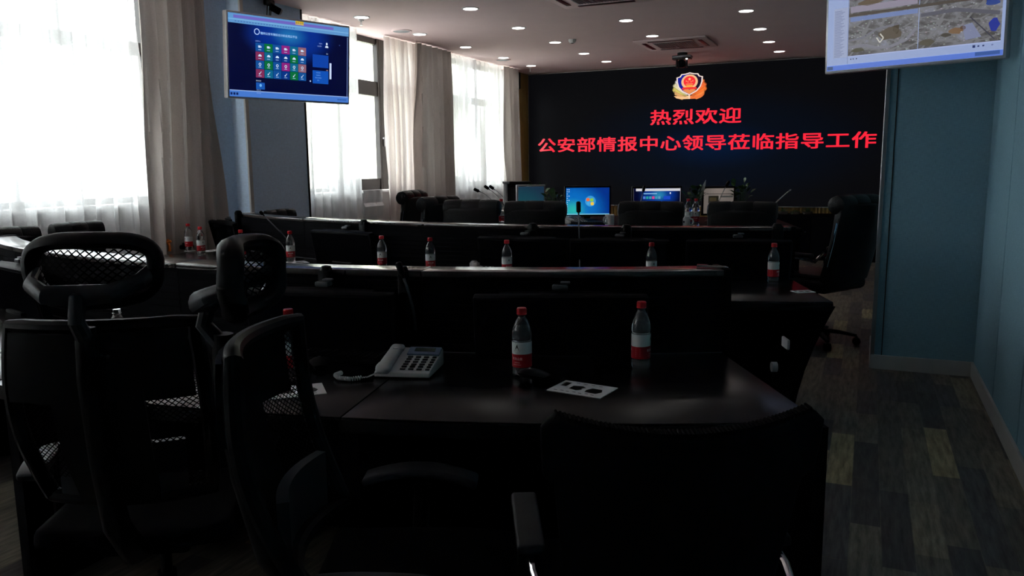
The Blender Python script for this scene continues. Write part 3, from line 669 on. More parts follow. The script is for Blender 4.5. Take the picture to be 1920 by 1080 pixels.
def exec_chair(label, group=None):
    t = thing('leather_chair', label, 'chair', (0, 0, 0), 0, group)
    star_base(t)
    b = MB(); b.box((0, 0.0, 0.47), (0.50, 0.50, 0.10), bev=0.045, seg=4); b.box((0, 0.02, 0.525), (0.44, 0.42, 0.04), bev=0.02, seg=3); b.build('seat', 'leather', t)
    b = MB(); b.box((0, -0.02, 0.415), (0.3, 0.3, 0.02), bev=0.005); b.build('seat_plate', 'black_plastic', t)
    def backf(u, v):
        x = (u - 0.5) * (0.50 - 0.03 * v); z = 0.50 + 0.56 * v
        return (x, -0.235 - 0.10 * v - 0.02 * math.sin(v * PI) + 0.05 * (2 * (u - 0.5)) ** 2 * 0.6, z)
    b = MB(); b.slab(backf, 12, 14, 0.075); bmesh.ops.bevel(b.bm, geom=[e for e in b.bm.edges if len(e.link_faces) == 2 and e.calc_face_angle(0) > 0.9], offset=0.02, segments=3, profile=0.5, affect='EDGES')
    bk = b.build('backrest', 'leather', t)
    b = MB(); rr = 0.068; prof = [(0.0, -0.248), (rr * 0.6, -0.247), (rr * 0.92, -0.235), (rr, -0.20), (rr * 1.02, -0.085), (rr * 0.96, -0.078), (rr * 1.03, -0.07), (rr * 1.04, 0.0)]
    prof = prof + [(r, -z) for r, z in prof[-2::-1]]
    b.lathe(prof, M=Matrix.Translation((0, -0.285, 1.052)) @ Matrix.Rotation(PI / 2, 4, 'Y'), seg=28); b.build('headroll', 'leather', t)
    b = MB(); b.box((0, -0.255, 0.78), (0.40, 0.03, 0.36), rot=rx(0.18), bev=0.014, seg=3); b.build('back_cushion', 'leather', t)
    for s in (-1, 1):
        b = MB(); x = s * 0.275
        b.tube([(x * 0.9, 0.10, 0.44), (x, 0.12, 0.52), (x, 0.13, 0.62), (x, 0.08, 0.665), (x, -0.05, 0.665), (x, -0.17, 0.65), (x, -0.235, 0.72)], 0.012, seg=10)
        a_ = b.build('arm_frame', 'chrome', t)
        b = MB(); b.box((x, -0.02, 0.688), (0.055, 0.26, 0.035), bev=0.016, seg=3); b.build('arm_pad', 'leather', a_)
        b = MB(); b.tube([(s * 0.252, -0.25, 0.62), (s * 0.25, -0.29, 0.80), (s * 0.246, -0.31, 0.93)], 0.006); b.build('side_trim', 'chrome', t)
    return t

def mesh_chair(label, group):
    t = thing('mesh_chair', label, 'chair', (0, 0, 0), 0, group)
    star_base(t)
    b = MB(); b.slab(lambda u, v: ((u - 0.5) * 0.50, -0.22 + 0.46 * v, 0.47 - 0.05 * max(0, v - 0.75) ** 2 * 16 * 0.25 + 0.02 * (2 * u - 1) ** 2), 12, 12, 0.06)
    bmesh.ops.bevel(b.bm, geom=[e for e in b.bm.edges if len(e.link_faces) == 2 and e.calc_face_angle(0) > 0.9], offset=0.02, segments=3, profile=0.5, affect='EDGES'); b.build('seat', 'chair_fabric', t)
    b = MB(); b.box((0, -0.03, 0.425), (0.24, 0.28, 0.035), bev=0.012); b.build('tilt_mechanism', 'black_plastic', t)
    def bf(u, v):  # net surface of the back
        w = 0.40 + 0.05 * math.sin(PI * min(1, v * 0.9)); return ((u - 0.5) * w, -0.235 - 0.10 * v + 0.05 * (2 * u - 1) ** 2 - 0.035 * math.sin(PI * v), 0.60 + 0.46 * v)
    b = MB(); b.lattice(bf, 60, 70, 0.0036); b.build('back_net', 'mesh_fabric', t, smooth=False)
    b = MB(); ring = [bf(u, 0) for u in [i / 12 for i in range(13)]] + [bf(1, v) for v in [i / 12 for i in range(1, 13)]] + [bf(u, 1) for u in [1 - i / 12 for i in range(1, 13)]] + [bf(0, v) for v in [1 - i / 12 for i in range(1, 13)]]
    b.tube(ring, 0.019, seg=10); b.build('back_frame', 'black_plastic', t)
    b = MB(); b.tube([(0, -0.10, 0.42), (0, -0.22, 0.45), (0, -0.31, 0.56), (0, -0.36, 0.75), (0, -0.39, 0.95), (0, -0.385, 1.07)], [0.035, 0.035, 0.032, 0.028, 0.025, 0.022], seg=12); b.build('spine', 'black_plastic', t)
    def sh(u, v):
        p = Vector(bf(0.27 + 0.46 * u, 0.02 + 0.96 * v)) + Vector((0, -0.03, 0)); return p
    def sh2(u, v):
        p = Vector(bf(0.03 + 0.94 * u, 0.62 + 0.36 * v)) + Vector((0, -0.028, 0)); return p
    b = MB(); b.slab(sh, 10, 14, 0.012); b.slab(sh2, 16, 8, 0.012); b.build('back_shell', 'black_plastic', t)
    b = MB(); b.slab(lambda u, v: ((u - 0.5) * 0.30, -0.255 + 0.03 * (2 * u - 1) ** 2, 0.62 + 0.13 * v), 10, 5, 0.025); b.build('lumbar_pad', 'pad_plastic', t)
    # headrest: wide open ring, its net, and the curved bracket behind it
    def hf(u, v): return ((u - 0.5) * (0.235 + 0.02 * v), -0.345 + 0.055 * (2 * u - 1) ** 2 - 0.02 * math.sin(PI * v), 1.135 + 0.115 * v)
    b = MB(); b.lattice(hf, 26, 14, 0.0048); b.build('headrest_net', 'mesh_fabric', t, smooth=False)
    b = MB(); pts = []
    for k in range(41):
        a = 2 * PI * k / 40; cu, su = math.cos(a), math.sin(a); u = 0.5 + 0.5 * math.copysign(abs(cu) ** 0.55, cu); v = 0.5 + 0.5 * math.copysign(abs(su) ** 0.6, su)
        p = Vector(hf(u, v)); o_ = Vector((0.016 * cu, 0, 0.014 * su)); pts.append(p + o_)
    b.tube(pts, 0.027, seg=12, flat=0.7); b.build('headrest_frame', 'black_plastic', t)
    b = MB(); b.tube([(0, -0.385, 1.04), (0, -0.425, 1.09), (0, -0.41, 1.14), (0, -0.375, 1.155)], [0.02, 0.018, 0.018, 0.016], seg=10)
    for s in (-1, 1): b.tube([(0, -0.40, 1.145), (s * 0.07, -0.41, 1.15), (s * 0.12, -0.365, 1.17), (s * 0.13, -0.31, 1.19)], [0.016, 0.014, 0.012, 0.01], seg=10, flat=1.6)
    b.build('headrest_bracket', 'pad_plastic', t)
    for s in (-1, 1):
        x = s * 0.27; b = MB(); b.tube([(s * 0.10, -0.03, 0.425), (s * 0.22, -0.02, 0.42), (x, -0.01, 0.47), (x, 0.0, 0.62)], [0.018, 0.02, 0.022, 0.022], seg=10, flat=0.7)
        a_ = b.build('arm_post', 'black_plastic', t)
        b = MB(); b.slab(lambda u, v: (x + (v - 0.5) * 0.075 + s * 0.02 * math.sin(PI * u), -0.15 + 0.29 * u, 0.648 - 0.022 * (2 * u - 0.9) ** 2), 14, 5, 0.022)
        bmesh.ops.bevel(b.bm, geom=[e for e in b.bm.edges if len(e.link_faces) == 2 and e.calc_face_angle(0) > 0.9], offset=0.008, segments=3, profile=0.5, affect='EDGES'); b.build('arm_pad', 'pad_plastic', a_)
    return t

def visitor_chair(label):
    t = thing('conference_chair', label, 'chair')
    star_base(t, m='chrome')
    b = MB(); b.box((0, 0.02, 0.46), (0.48, 0.48, 0.07), bev=0.03, seg=4); b.build('seat', 'chair_fabric', t)
    def bf(u, v):
        q = 2 * u - 1; w = 0.37 + 0.10 * min(1, v * 1.15) ** 0.8; zt = 0.955 + 0.028 * q * q; ex = 0.02 * (1 if abs(q) > 0.93 and 0.72 < v < 0.97 else 0)
        return (q * (w / 2 + ex), -0.22 - 0.10 * v + 0.05 * q * q, 0.50 + (zt - 0.50) * v)
    b = MB(); b.slab(bf, 30, 24, 0.035); bmesh.ops.bevel(b.bm, geom=[e for e in b.bm.edges if len(e.link_faces) == 2 and e.calc_face_angle(0) > 0.9], offset=0.009, segments=3, profile=0.5, affect='EDGES'); b.build('backrest', 'chair_fabric', t)
    b = MB()
    for k in range(60):
        u = 0.01 + 0.98 * k / 59; p = Vector(bf(u, 1.0)); q_ = Vector(bf(u, 0.93)); b.tube([q_ + Vector((0, -0.018, 0)), p + Vector((0, -0.012, 0.002)), p + Vector((0, 0.012, 0.002))], 0.0028, seg=5)
    b.build('edge_ribbing', 'chair_fabric', t)
    for s in (-1, 1):
        x = s * 0.262; b = MB()
        b.tube([(s * 0.2, 0.16, 0.44), (x, 0.17, 0.50), (x, 0.16, 0.615), (x, 0.10, 0.632), (x, -0.13, 0.60), (x * 0.96, -0.20, 0.585), (s * 0.2, -0.24, 0.56)], 0.012, seg=10, flat=0.8); a_ = b.build('arm_frame', 'chrome', t)
        b = MB(); b.slab(lambda u, v: (x + (v - 0.5) * 0.06, -0.09 + 0.24 * u, 0.628 + 0.02 * u), 8, 4, 0.024); bmesh.ops.bevel(b.bm, geom=[e for e in b.bm.edges if len(e.link_faces) == 2 and e.calc_face_angle(0) > 0.9], offset=0.008, segments=3, profile=0.5, affect='EDGES'); b.build('arm_pad', 'pad_plastic', a_)
    return t

# foreground chairs
YAW = math.radians(23.7)
def put(t, u, depth, dx=0.0, ang=0.0, off=0.0):
    """stand t so that the point 'off' behind its centre is seen in column u at this distance"""
    p = at_depth(u, 600, depth); a = ang; f = Vector((-math.sin(a), math.cos(a), 0)); q = Vector((p.x, p.y, 0)) + f * off
    t.location = (q.x, q.y, 0); t.rotation_euler = (0, 0, a)
cA = mesh_chair('black mesh office chair at lower left, its open net headrest against the desk', 'mesh office chairs'); put(cA, 178, 1.86, ang=YAW + 0.10, off=0.33)
cB = dup(cA, label='black mesh office chair turned sideways to the right, left of the telephone'); put(cB, 455, 1.72, ang=YAW - PI / 2 - 0.02, off=0.34)
cC = visitor_chair('black chair with curved back and chrome arms, nearest the camera at lower right'); put(cC, 1290, 1.40, ang=YAW + 0.06, off=0.29)

# leather chairs
G3 = 'leather chairs with rolled tops'
EXZ = 1.03
e0 = exec_chair('black leather chair behind the second console, leftmost of the four seen from the back', G3); put(e0, 886, 6.75, ang=YAW - 0.30, off=0.32); e0.scale = (1, 1, EXZ)
for u, dpt, a, lb in ((1003, 6.35, YAW - 0.25, 'black leather chair seen from the back, left of the blue desktop monitor'),
                      (1216, 6.1, YAW - 0.32, 'black leather chair seen from the back, right of the blue desktop monitor'),
                      (1384, 5.9, YAW - 0.38, 'black leather chair seen from the back, in front of the grey-picture monitor')):
    c = dup(e0, label=lb); put(c, u, dpt, ang=a, off=0.32)
c = dup(e0, label='tall black leather chair facing left beside the right pillar', group=G3); put(c, 1592, 6.15, ang=YAW + 0.6, off=0.3); c.scale = (1.08, 1.08, 1.06)
c = dup(e0, label='black leather chair in profile near the windows, its rolled top hanging to the left', group=G3); put(c, 748, 8.6, ang=YAW + 1.25, off=0.1); c.scale = (1.05, 1.05, 1.06)
c = dup(e0, label='black leather chair in profile just right of the window chair, leaning back to the right', group=G3); put(c, 800, 7.5, ang=YAW + 0.95, off=0.1); c.scale = (1.0, 1.0, 1.04)
for (u, dpt, a, sc, lb) in ((168, 5.75, YAW + 1.0, 0.95, 'black leather chair against the first sheer curtain, above the net headrest'),
                            (42, 5.2, YAW + 1.0, 0.955, 'black leather chair at the far left edge before the first sheer curtain')):
    c = dup(e0, label=lb, group=G3); put(c, u, dpt, ang=a, off=0.30); c.scale = (0.75, 0.85, sc)
c = dup(e0, label='black leather chair in front of the grey drape, left end of the second console', group=G3); c.location = (-4.98, 5.74, 0); c.rotation_euler = (0, 0, YAW + 1.0); c.scale = (0.7, 0.6, 0.95)
# ------------------------------------------------------------------ bottles
LABEL_R = 0.0318
def make_bottle(label, group):
    t = thing('water_bottle', label, 'bottle', (0, 0, 0), 0, group)
    prof = [(0.0, 0.006), (0.010, 0.003), (0.020, 0.0), (0.027, 0.002), (0.0305, 0.008), (0.0312, 0.016), (0.0298, 0.021), (0.0312, 0.026), (0.0298, 0.031), (0.0312, 0.035), (0.0312, 0.116),
            (0.0312, 0.120), (0.0300, 0.123), (0.0312, 0.127), (0.0312, 0.138), (0.0306, 0.148), (0.0285, 0.160), (0.0245, 0.173), (0.0190, 0.185), (0.0140, 0.193), (0.0125, 0.197), (0.0125, 0.200), (0.0150, 0.201), (0.0150, 0.203), (0.0122, 0.204), (0.0122, 0.215), (0, 0.215)]
    b = MB(); b.lathe(prof, seg=40); b.build('bottle_body', 'bottle_clear', t)
    b = MB(); b.lathe([(0.0126, 0.2042), (0.0158, 0.2042), (0.0160, 0.2065), (0.0152, 0.207), (0.0152, 0.222), (0.0142, 0.225), (0, 0.225)], seg=32)
    for k in range(30): a = 2 * PI * k / 30; b.box((0.0154 * math.cos(a), 0.0154 * math.sin(a), 0.2145), (0.0012, 0.0012, 0.014), rot=rz(a))
    b.build('cap', 'red_cap', t)
    wrap = lambda x, y, z: (( LABEL_R - y) * math.sin(x / LABEL_R), -(LABEL_R - y) * math.cos(x / LABEL_R), z)
    per = 2 * PI * LABEL_R; d = Decal(0.0, 0.00015); n = 48
    for k in range(n):
        x0, x1 = -per / 2 + per * k / n, -per / 2 + per * (k + 1) / n; w = lambda x: 0.0015 * math.sin(x / LABEL_R * 1.0 + 0.6)
        d.poly([(x0, 0.078 + w(x0)), (x1, 0.078 + w(x1)), (x1, 0.118), (x0, 0.118)], (205, 212, 210)); d.poly([(x0, 0.036), (x1, 0.036), (x1, 0.078 + w(x1)), (x0, 0.078 + w(x0))], (158, 18, 30))
        d.poly([(x0, 0.118), (x1, 0.118), (x1, 0.1195), (x0, 0.1195)], (20, 20, 22))
    d.layer()
    for o_ in (0.0, per / 2):
        d.text('农夫山泉', o_, 0.064, 0.0100, (250, 215, 215), bold=0.0002, sx=0.95); d.text('饮用天然水', o_, 0.052, 0.0042, (250, 205, 205)); d.text('NONGFU SPRING', o_, 0.045, 0.0036, (250, 205, 205))
        d.poly([(o_ - 0.010, 0.088), (o_ - 0.005, 0.097), (o_ - 0.003, 0.103), (o_ + 0.001, 0.112), (o_ + 0.004, 0.102), (o_ + 0.007, 0.094), (o_ + 0.011, 0.088)], (15, 30, 28))
        d.poly([(o_ - 0.009, 0.086), (o_ + 0.010, 0.086), (o_ + 0.003, 0.083), (o_ - 0.003, 0.083)], (25, 60, 55))
    for k in range(5): d.rect(per / 4 - 0.010, 0.088 + k * 0.005, per / 4 + 0.006 + 0.002 * (k % 2), 0.0895 + k * 0.005, (110, 120, 118)); d.rect(-per / 4 - 0.008, 0.045 + k * 0.006, -per / 4 + 0.008, 0.0462 + k * 0.006, (240, 170, 170))
    d.build('label', 'print', t, fn=wrap)
    return t
ZD = 0.7502
B0 = None
GB = 'plastic water bottles on the desks'
def bottle(u, v, z_base, lb, rot=0.0, cap=0.0):
    """u, v is where the cap top is seen"""
    global B0
    p = on_z(u, v, z_base + 0.225 + cap)
    for c_, rh_ in ((C1, RH1), (C2, RH2)):
        rr_ = math.hypot(p.x - c_[0], p.y - c_[1])
        if rh_ - 0.1 < rr_ < rh_ + 0.20:                      # keep clear of the monitors
            k_ = (rh_ + 0.20) / rr_; th_ = th_at(c_, rh_ + 0.20, u, z_base + 0.225); p = arc(c_, rh_ + 0.20, th_, z_base)
    if B0 is None: B0 = make_bottle(lb, GB); t = B0
    else: t = dup(B0, label=lb)
    t.location = (p.x, p.y, z_base); t.rotation_euler = (0, 0, YAW + rot); return t
bottle(978, 577, ZD, 'water bottle on the front desk, standing behind the white printed card', -0.55)
bottle(1203, 561, ZD, 'water bottle on the front desk, farthest right, standing by itself', 1.1)
bottle(540, 579, ZD, 'water bottle on the front desk, left of the grey telephone', 1.35)
p_ = bottle(218, 574, ZD, 'clear open bottle without cap or label on the front desk, behind the left net-backed chair', 0.4)
for ch in list(p_.children):
    if ch.name.split('.')[0] in ('cap', 'label'): bpy.data.objects.remove(ch)
bottle(543, 433, ZD, 'water bottle on the second console, standing on a white card', 0.2)
bottle(715, 439, ZD, 'water bottle on the second console, above the ledge post, third from the left drape side', -0.2)
bottle(806, 444, ZD, 'water bottle on the second console, between the ledge post and the small grey telephone', 0.15)
bottle(950, 450, ZD, 'water bottle on the second console, just right of the small grey telephone', 0.4)
bottle(1222, 452, ZD, 'water bottle on the second console, right of the upright microphone', 0.3)
bottle(1452, 449, ZD, 'water bottle at the right end of the second console', 0.9)
for (x, y, rot, lb) in ((0, 0, 0, ''),): pass
q = on_z(347, 471, ZD); t = dup(B0, label='water bottle at the left end of the second console, on a round coaster'); t.location = (max(q.x, XL + 0.42), q.y, ZD + 0.006); t.rotation_euler = (0, 0, YAW - 0.6); COAST = t.location.copy()
q = on_z(378, 478, ZD); t = dup(B0, label='water bottle at the left end of the second console, just right of the coaster bottle'); t.location = (q.x, q.y, ZD); t.rotation_euler = (0, 0, YAW + 0.9)
q = on_z(454, 487, ZD); t = dup(B0, label='water bottle on the second console, partly behind the tall headrest of the sideways chair'); t.location = (q.x, q.y, ZD); t.rotation_euler = (0, 0, YAW + 0.5)
b = MB(); b.lathe([(0, 0), (0.045, 0), (0.047, 0.003), (0.045, 0.005), (0, 0.005)], seg=32); o = b.build('coaster', 'grey_paint'); o.location = (COAST.x, COAST.y, ZD); tag(o, 'round pale coaster under the leftmost bottle of the second console', 'coaster')
Z3T = Z3 + 0.0003
for (u, dpt, lb, r) in ((940, 6.95, 'water bottle on the far desk, between two leather chairs in front of the window', 0.5), (1290, 6.6, 'water bottle on the far desk, left one of the pair beside the white mug', 0.2), (1304, 6.62, 'water bottle on the far desk, right one of the pair beside the white mug', -0.3)):
    p = at_depth(u, 415, dpt); t = dup(B0, label=lb); t.location = (p.x, p.y, Z3T); t.rotation_euler = (0, 0, YAW + r)

# ------------------------------------------------------------------ telephone
def make_phone(label):
    t = thing('telephone', label, 'telephone', (0, 0, 0), 0, 'grey desk telephones')
    b = MB(); w = 0.185; prof = [(-0.085, 0.004), (-0.082, 0.020), (0.03, 0.042), (0.095, 0.062), (0.105, 0.055), (0.105, 0.004)]
    b.prism([(-w / 2, y, z) for y, z in prof], (w, 0, 0), bev=0.004); b.build('housing', 'phone_shell', t)
    sl = math.atan2(0.022, 0.112)
    R_ = rx(sl)
    def on(y): return 0.020 + (y + 0.082) * 0.022 / 0.112 if y < 0.03 else 0.042 + (y - 0.03) * 0.020 / 0.065
    sl2 = math.atan2(0.020, 0.065)
    b = MB(); b.box((0.036, 0.068, on(0.068) + 0.002), (0.112, 0.050, 0.008), rot=rx(sl2), bev=0.003); b.build('display_bezel', 'phone_blue', t)
    b = MB(); b.box((0.038, 0.070, on(0.070) + 0.0065), (0.070, 0.022, 0.002), rot=rx(sl2)); b.build('display', 'lcd', t)
    b = MB(); b.box((0.038, -0.015, on(-0.015) + 0.0005), (0.108, 0.108, 0.002), rot=R_, bev=0.0008); b.build('keypad_plate', 'phone_shell', t)
    for j in range(6):
        for i in range(4):
            y = 0.030 - j * 0.0185; x = -0.002 + i * 0.0275
            b = MB(); b.box((x, y, on(y) + 0.003), (0.018 if i < 3 else 0.014, 0.0095, 0.006), rot=R_, bev=0.002); b.build('key', 'key_dark', t)
    b = MB(); b.box((-0.063, 0.004, 0.046), (0.046, 0.19, 0.022), rot=rx(sl), bev=0.010, seg=3)
    b.box((-0.063, 0.080, 0.056), (0.050, 0.045, 0.034), rot=rx(sl), bev=0.014, seg=3); b.box((-0.063, -0.070, 0.030), (0.050, 0.045, 0.034), rot=rx(sl), bev=0.014, seg=3)
    h = b.build('handset', 'phone_shell', t)
    b = MB(); b.cyl((-0.060, 0.055, 0.0665), (-0.060, 0.055, 0.0695), 0.010, seg=20); b.build('handset_badge', 'ceramic', h)
    pts = []; pa = [Vector((-0.075, -0.088, 0.020)), Vector((-0.10, -0.12, 0.012)), Vector((-0.15, -0.145, 0.010)), Vector((-0.19, -0.14, 0.011)), Vector((-0.215, -0.105, 0.011)), Vector((-0.205, -0.075, 0.011))]
    for i in range(260):
        s = i / 259 * (len(pa) - 1); k = min(int(s), len(pa) - 2); f_ = s - k; c_ = pa[k].lerp(pa[k + 1], f_); dr = (pa[k + 1] - pa[k]).normalized(); sd = Vector((-dr.y, dr.x, 0)); a = i * 0.9
        rr = 0.006 if i > 70 else 0.0012
        pts.append(c_ + sd * rr * math.cos(a) + Vector((0, 0, rr * math.sin(a))))
    b = MB(); b.tube(pts, 0.0019, seg=6); b.build('coiled_cord', 'phone_shell', t)
    return t
q = on_z(748, 712, ZD); ph = make_phone('grey desk telephone with a coiled cord on the front desk'); ph.location = (q.x - 0.02, q.y + 0.095, ZD); ph.rotation_euler = (0, 0, YAW - 0.16)
q = on_z(908, 513, ZD); t = dup(ph, label='small grey desk telephone on the second console, seen over the ledge'); t.location = (q.x, q.y, ZD); t.rotation_euler = (0, 0, YAW + 0.05)
q = at_depth(1076, 414, 7.0); t = dup(ph, label='pale desk telephone on the far desk below the blue desktop monitor'); t.location = (q.x, q.y + 0.02, Z3T); t.rotation_euler = (0, 0, YAW + 0.4)

# ------------------------------------------------------------------ gooseneck microphones
def mic(name_lb, base, mid, tip, group='gooseneck microphones on the desks', r=0.004, plate=True, mhead='black_plastic', mneck='grey_paint', head=0.028, hr=0.012):
    base, mid, tip = Vector(base), Vector(mid), Vector(tip)
    t = thing('gooseneck_microphone', name_lb, 'microphone', base, 0, group)
    P = [Vector((0, 0, 0.03)), Vector((0, 0, 0.07)), mid - base, tip - base]; pts = []
    for i in range(17):
        s = i / 16; a, b_, c, d_ = P; pts.append(a * (1 - s) ** 3 + b_ * 3 * s * (1 - s) ** 2 + c * 3 * s * s * (1 - s) + d_ * s ** 3)
    b = MB(); b.tube(pts, r, seg=8); b.build('gooseneck', mneck, t)
    dr = (pts[-1] - pts[-2]).normalized()
    b = MB(); b.tube([pts[-1], pts[-1] + dr * 0.012, pts[-1] + dr * 0.02, pts[-1] + dr * (head * 2), pts[-1] + dr * (head * 2 + 0.006)], [r, r * 1.2, hr, hr, hr * 0.5], seg=16); b.build('microphone_head', mhead, t)
    b = MB(); b.cyl((0, 0, 0.02), (0, 0, 0.055), 0.011, 0.009); b.build('collar', 'steel', t)
    if plate: b = MB(); b.box((0, 0, 0.012), (0.14, 0.11, 0.024), rot=rz(YAW - 0.1), bev=0.006); b.build('base', 'pad_plastic', t)
    return t
q = on_z(785, 652, ZD); mic('gooseneck microphone with a flat black base behind the grey telephone', (q.x, q.y - 0.02, ZD), at_depth(783, 590, 2.78), at_depth(757, 522, 2.80), mneck='cap_grey', r=0.005)
q = on_z(1087, 519, ZD); mic('gooseneck microphone standing upright before the blue desktop monitor', (q.x, q.y, ZD), at_depth(1086, 450, 4.86), at_depth(1085, 403, 4.86), head=0.038, hr=0.014)
q = on_z(560, 478, ZD); mic('gooseneck microphone leaning left over the second console near the pillar', (q.x, q.y - 0.03, ZD), at_depth(530, 440, 5.55), at_depth(496, 405, 5.6), head=0.02)
for (ub, um, vm, ut, vt, dpt, lb) in ((948, 922, 368, 901, 360, 7.1, 'gooseneck microphone by the windows, leftmost of the three tips'),
                                      (962, 935, 366, 919, 356, 7.35, 'gooseneck microphone by the windows, middle of the three tips'),
                                      (972, 943, 366, 928, 356, 7.5, 'gooseneck microphone by the windows, rightmost of the three tips')):
    q = at_depth(ub, 415, dpt); mic(lb, (q.x, q.y, Z3T), at_depth(um, vm, dpt), at_depth(ut, vt, dpt), r=0.0035, plate=False, head=0.03, hr=0.014)
for (ub, um, vm, ut, vt, dpt, lb) in ((1196, 1202, 372, 1205, 362, 6.9, 'gooseneck microphone crossing the monitor with coloured icons'), (1335, 1352, 366, 1360, 352, 6.9, 'gooseneck microphone crossing the grey-picture monitor')):
    q = at_depth(ub, 418, dpt); mic(lb, (q.x, q.y, Z3T), at_depth(um, vm, dpt), at_depth(ut, vt, dpt), r=0.0035, plate=False, head=0.03, hr=0.013)
q = at_depth(1432, 402, 7.0); mic('thin pale gooseneck pointing up to the right above the gold slats', (q.x, q.y, Z3T), at_depth(1455, 378, 7.0), at_depth(1480, 358, 7.0), r=0.005, plate=False, mneck='light_metal', mhead='ceramic', head=0.006, hr=0.008)

# ------------------------------------------------------------------ monitors folded down on the consoles (dark)
def make_low_monitor(label):
    t = thing('desk_monitor', label, 'monitor', (0, 0, 0), 0, 'switched-off console monitors')
    # local: x along the desk, -y towards the operator; the hinge is at the console's upright
    M = Matrix.Translation((0, -0.05, 0.105)) @ Matrix.Rotation(math.radians(12), 4, 'X')
    b = MB(); b.box((0, 0, 0), (0.60, 0.045, 0.26), bev=0.008); b.slab(lambda u, v: ((u - 0.5) * 0.42, 0.02 + 0.012 * math.sin(PI * u), -0.10 + 0.2285 * v), 12, 4, 0.03); b.build('housing', 'monitor_shell', t, M=M)
    b = MB(); b.box((0, -0.024, 0.0), (0.572, 0.003, 0.232)); b.build('screen', 'screen_off', t, M=M)
    b = MB(); b.box((0, -0.03, 0.008), (0.20, 0.10, 0.016), bev=0.004); b.box((0, -0.006, 0.13), (0.05, 0.02, 0.24), bev=0.006); b.build('stand', 'black_plastic', t)
    b = MB(); b.box((0.0, -0.025, 0.252), (0.055, 0.04, 0.018), bev=0.006); b.box((0.018, -0.025, 0.268), (0.034, 0.03, 0.007), bev=0.003); b.build('hinge_cap', 'cap_grey', t)
    return t
lm = None
def low_mon(c, rh, u, v, lb):
    global lm
    th = th_at(c, rh + 0.10, u, 0.97); p = arc(c, rh + 0.03, th, ZD)
    if lm is None: lm = make_low_monitor(lb); t = lm
    else: t = dup(lm, label=lb)
    t.location = p; t.rotation_euler = (0, 0, th); return t
low_mon(C1, RH1, 1050, 578, 'switched-off monitor on the front console behind the rightmost two bottles')
low_mon(C1, RH1, 596, 545, 'switched-off monitor on the front console right of the sideways chair')
low_mon(C1, RH1, 20, 522, 'switched-off monitor at the left end of the front console')
low_mon(C2, RH2, 640, 433, 'switched-off monitor on the second console left of the ledge post')
low_mon(C2, RH2, 980, 443, 'switched-off monitor on the second console behind the small telephone')
low_mon(C2, RH2, 1160, 445, 'switched-off monitor on the second console right of the upright microphone')
low_mon(C2, RH2, 1385, 438, 'switched-off monitor at the right end of the second console')
low_mon(C2, RH2, 418, 425, 'switched-off monitor at the left end of the second console, its top edge bright')

# ------------------------------------------------------------------ monitors on the far desk
radial_screen('desktop_blue', (2, 45, 135), (10, 105, 190), (40, 175, 170), -0.14, -0.08, 0.36, 1.0, 0.8, 0.3)
radial_screen('desktop_teal', (25, 45, 66), (22, 62, 75), (28, 88, 78), -0.10, -0.10, 0.30, 1.0, 0.8, 0.3)
radial_screen('portal_blue', (1, 4, 38), (6, 50, 140), (40, 130, 175), 0.02, 0.07, 0.20, 1.0, 0.7, 0.3)
radial_screen('picture_grey', (95, 88, 82), (100, 93, 88), (120, 110, 104), 0, 0.1, 0.3, 1.0, 1.0, 0.3)
def desk_mon(lb, u, v_top, dpt, w, h, face, bezel='black_plastic', ang=0.0):
    p = at_depth(u, v_top, dpt); t = thing('monitor', lb, 'monitor', (p.x, p.y, Z3T), YAW + ang, 'monitors on the far desk')
    zc = p.z - h / 2 - Z3T
    b = MB(); b.box((0, 0.022, zc), (w + 0.03, 0.04, h + 0.035), bev=0.006); b.box((0, 0.05, zc), (w * 0.6, 0.03, h * 0.6), bev=0.01); b.build('housing', bezel, t)
    b = MB(); b.box((0, 0, 0), (w, 0.004, h)); s = b.build('display', face, t, smooth=False); s.location = (0, 0.001, zc)
    b = MB(); b.box((0, 0.06, max(0.05, zc / 2)), (0.06, 0.02, max(0.08, zc)), bev=0.004); b.lathe([(0, 0), (0.10, 0), (0.11, 0.004), (0.09, 0.012), (0, 0.014)], c=(0, 0.05, 0)); b.build('stand', 'black_plastic', t)
    return t, zc
def flag(d, cx, cz, s):
    for (dx, dz, c) in ((-0.55, 0.5, (235, 110, 60)), (0.5, 0.42, (140, 200, 60)), (-0.45, -0.52, (70, 170, 230)), (0.62, -0.6, (245, 200, 60))):
        x, z = cx + dx * s, cz + dz * s; k = s * 0.44
        d.poly([(x - k, z - k * 0.8), (x - k * 0.1, z - k * 1.05), (x + k, z - k * 0.7), (x + k * 0.85, z + k * 0.95), (x, z + k * 1.05), (x - k * 1.1, z + k * 0.75)], c)
t, zc = desk_mon('lit monitor with a bright blue desktop and four-colour flag logo', 1102, 352, 7.45, 0.405, 0.25, 'desktop_blue')
d = Decal(-0.0012); d.disc(0.025, zc - 0.0, 0.05, 0.05, (60, 150, 210)); d.layer(); flag(d, 0.022, zc - 0.003, 0.034); d.rect(-0.2025, zc - 0.125, 0.2025, zc - 0.116, (120, 190, 215))
for k in range(11): d.rect(-0.195, zc + 0.105 - k * 0.02, -0.186, zc + 0.113 - k * 0.02, (150, 185, 220))
for k in (0, 1, 3, 5): d.rect(-0.178, zc + 0.105 - k * 0.02, -0.170, zc + 0.113 - k * 0.02, (190, 215, 240))
d.build('desktop_icons', 'lit_picture', t)
t, zc = desk_mon('lit monitor with a dim teal desktop in a pale bezel, leftmost on the far desk', 996, 350, 7.1, 0.235, 0.20, 'desktop_teal', 'grey_paint', ang=0.25)
d = Decal(-0.0012); flag(d, 0.0, zc - 0.045, 0.018); d.build('desktop_icons', 'lit_picture', t)
t, zc = desk_mon('lit monitor with a white bar and coloured icons, behind a chair', 1232, 353, 7.2, 0.42, 0.26, 'portal_blue')
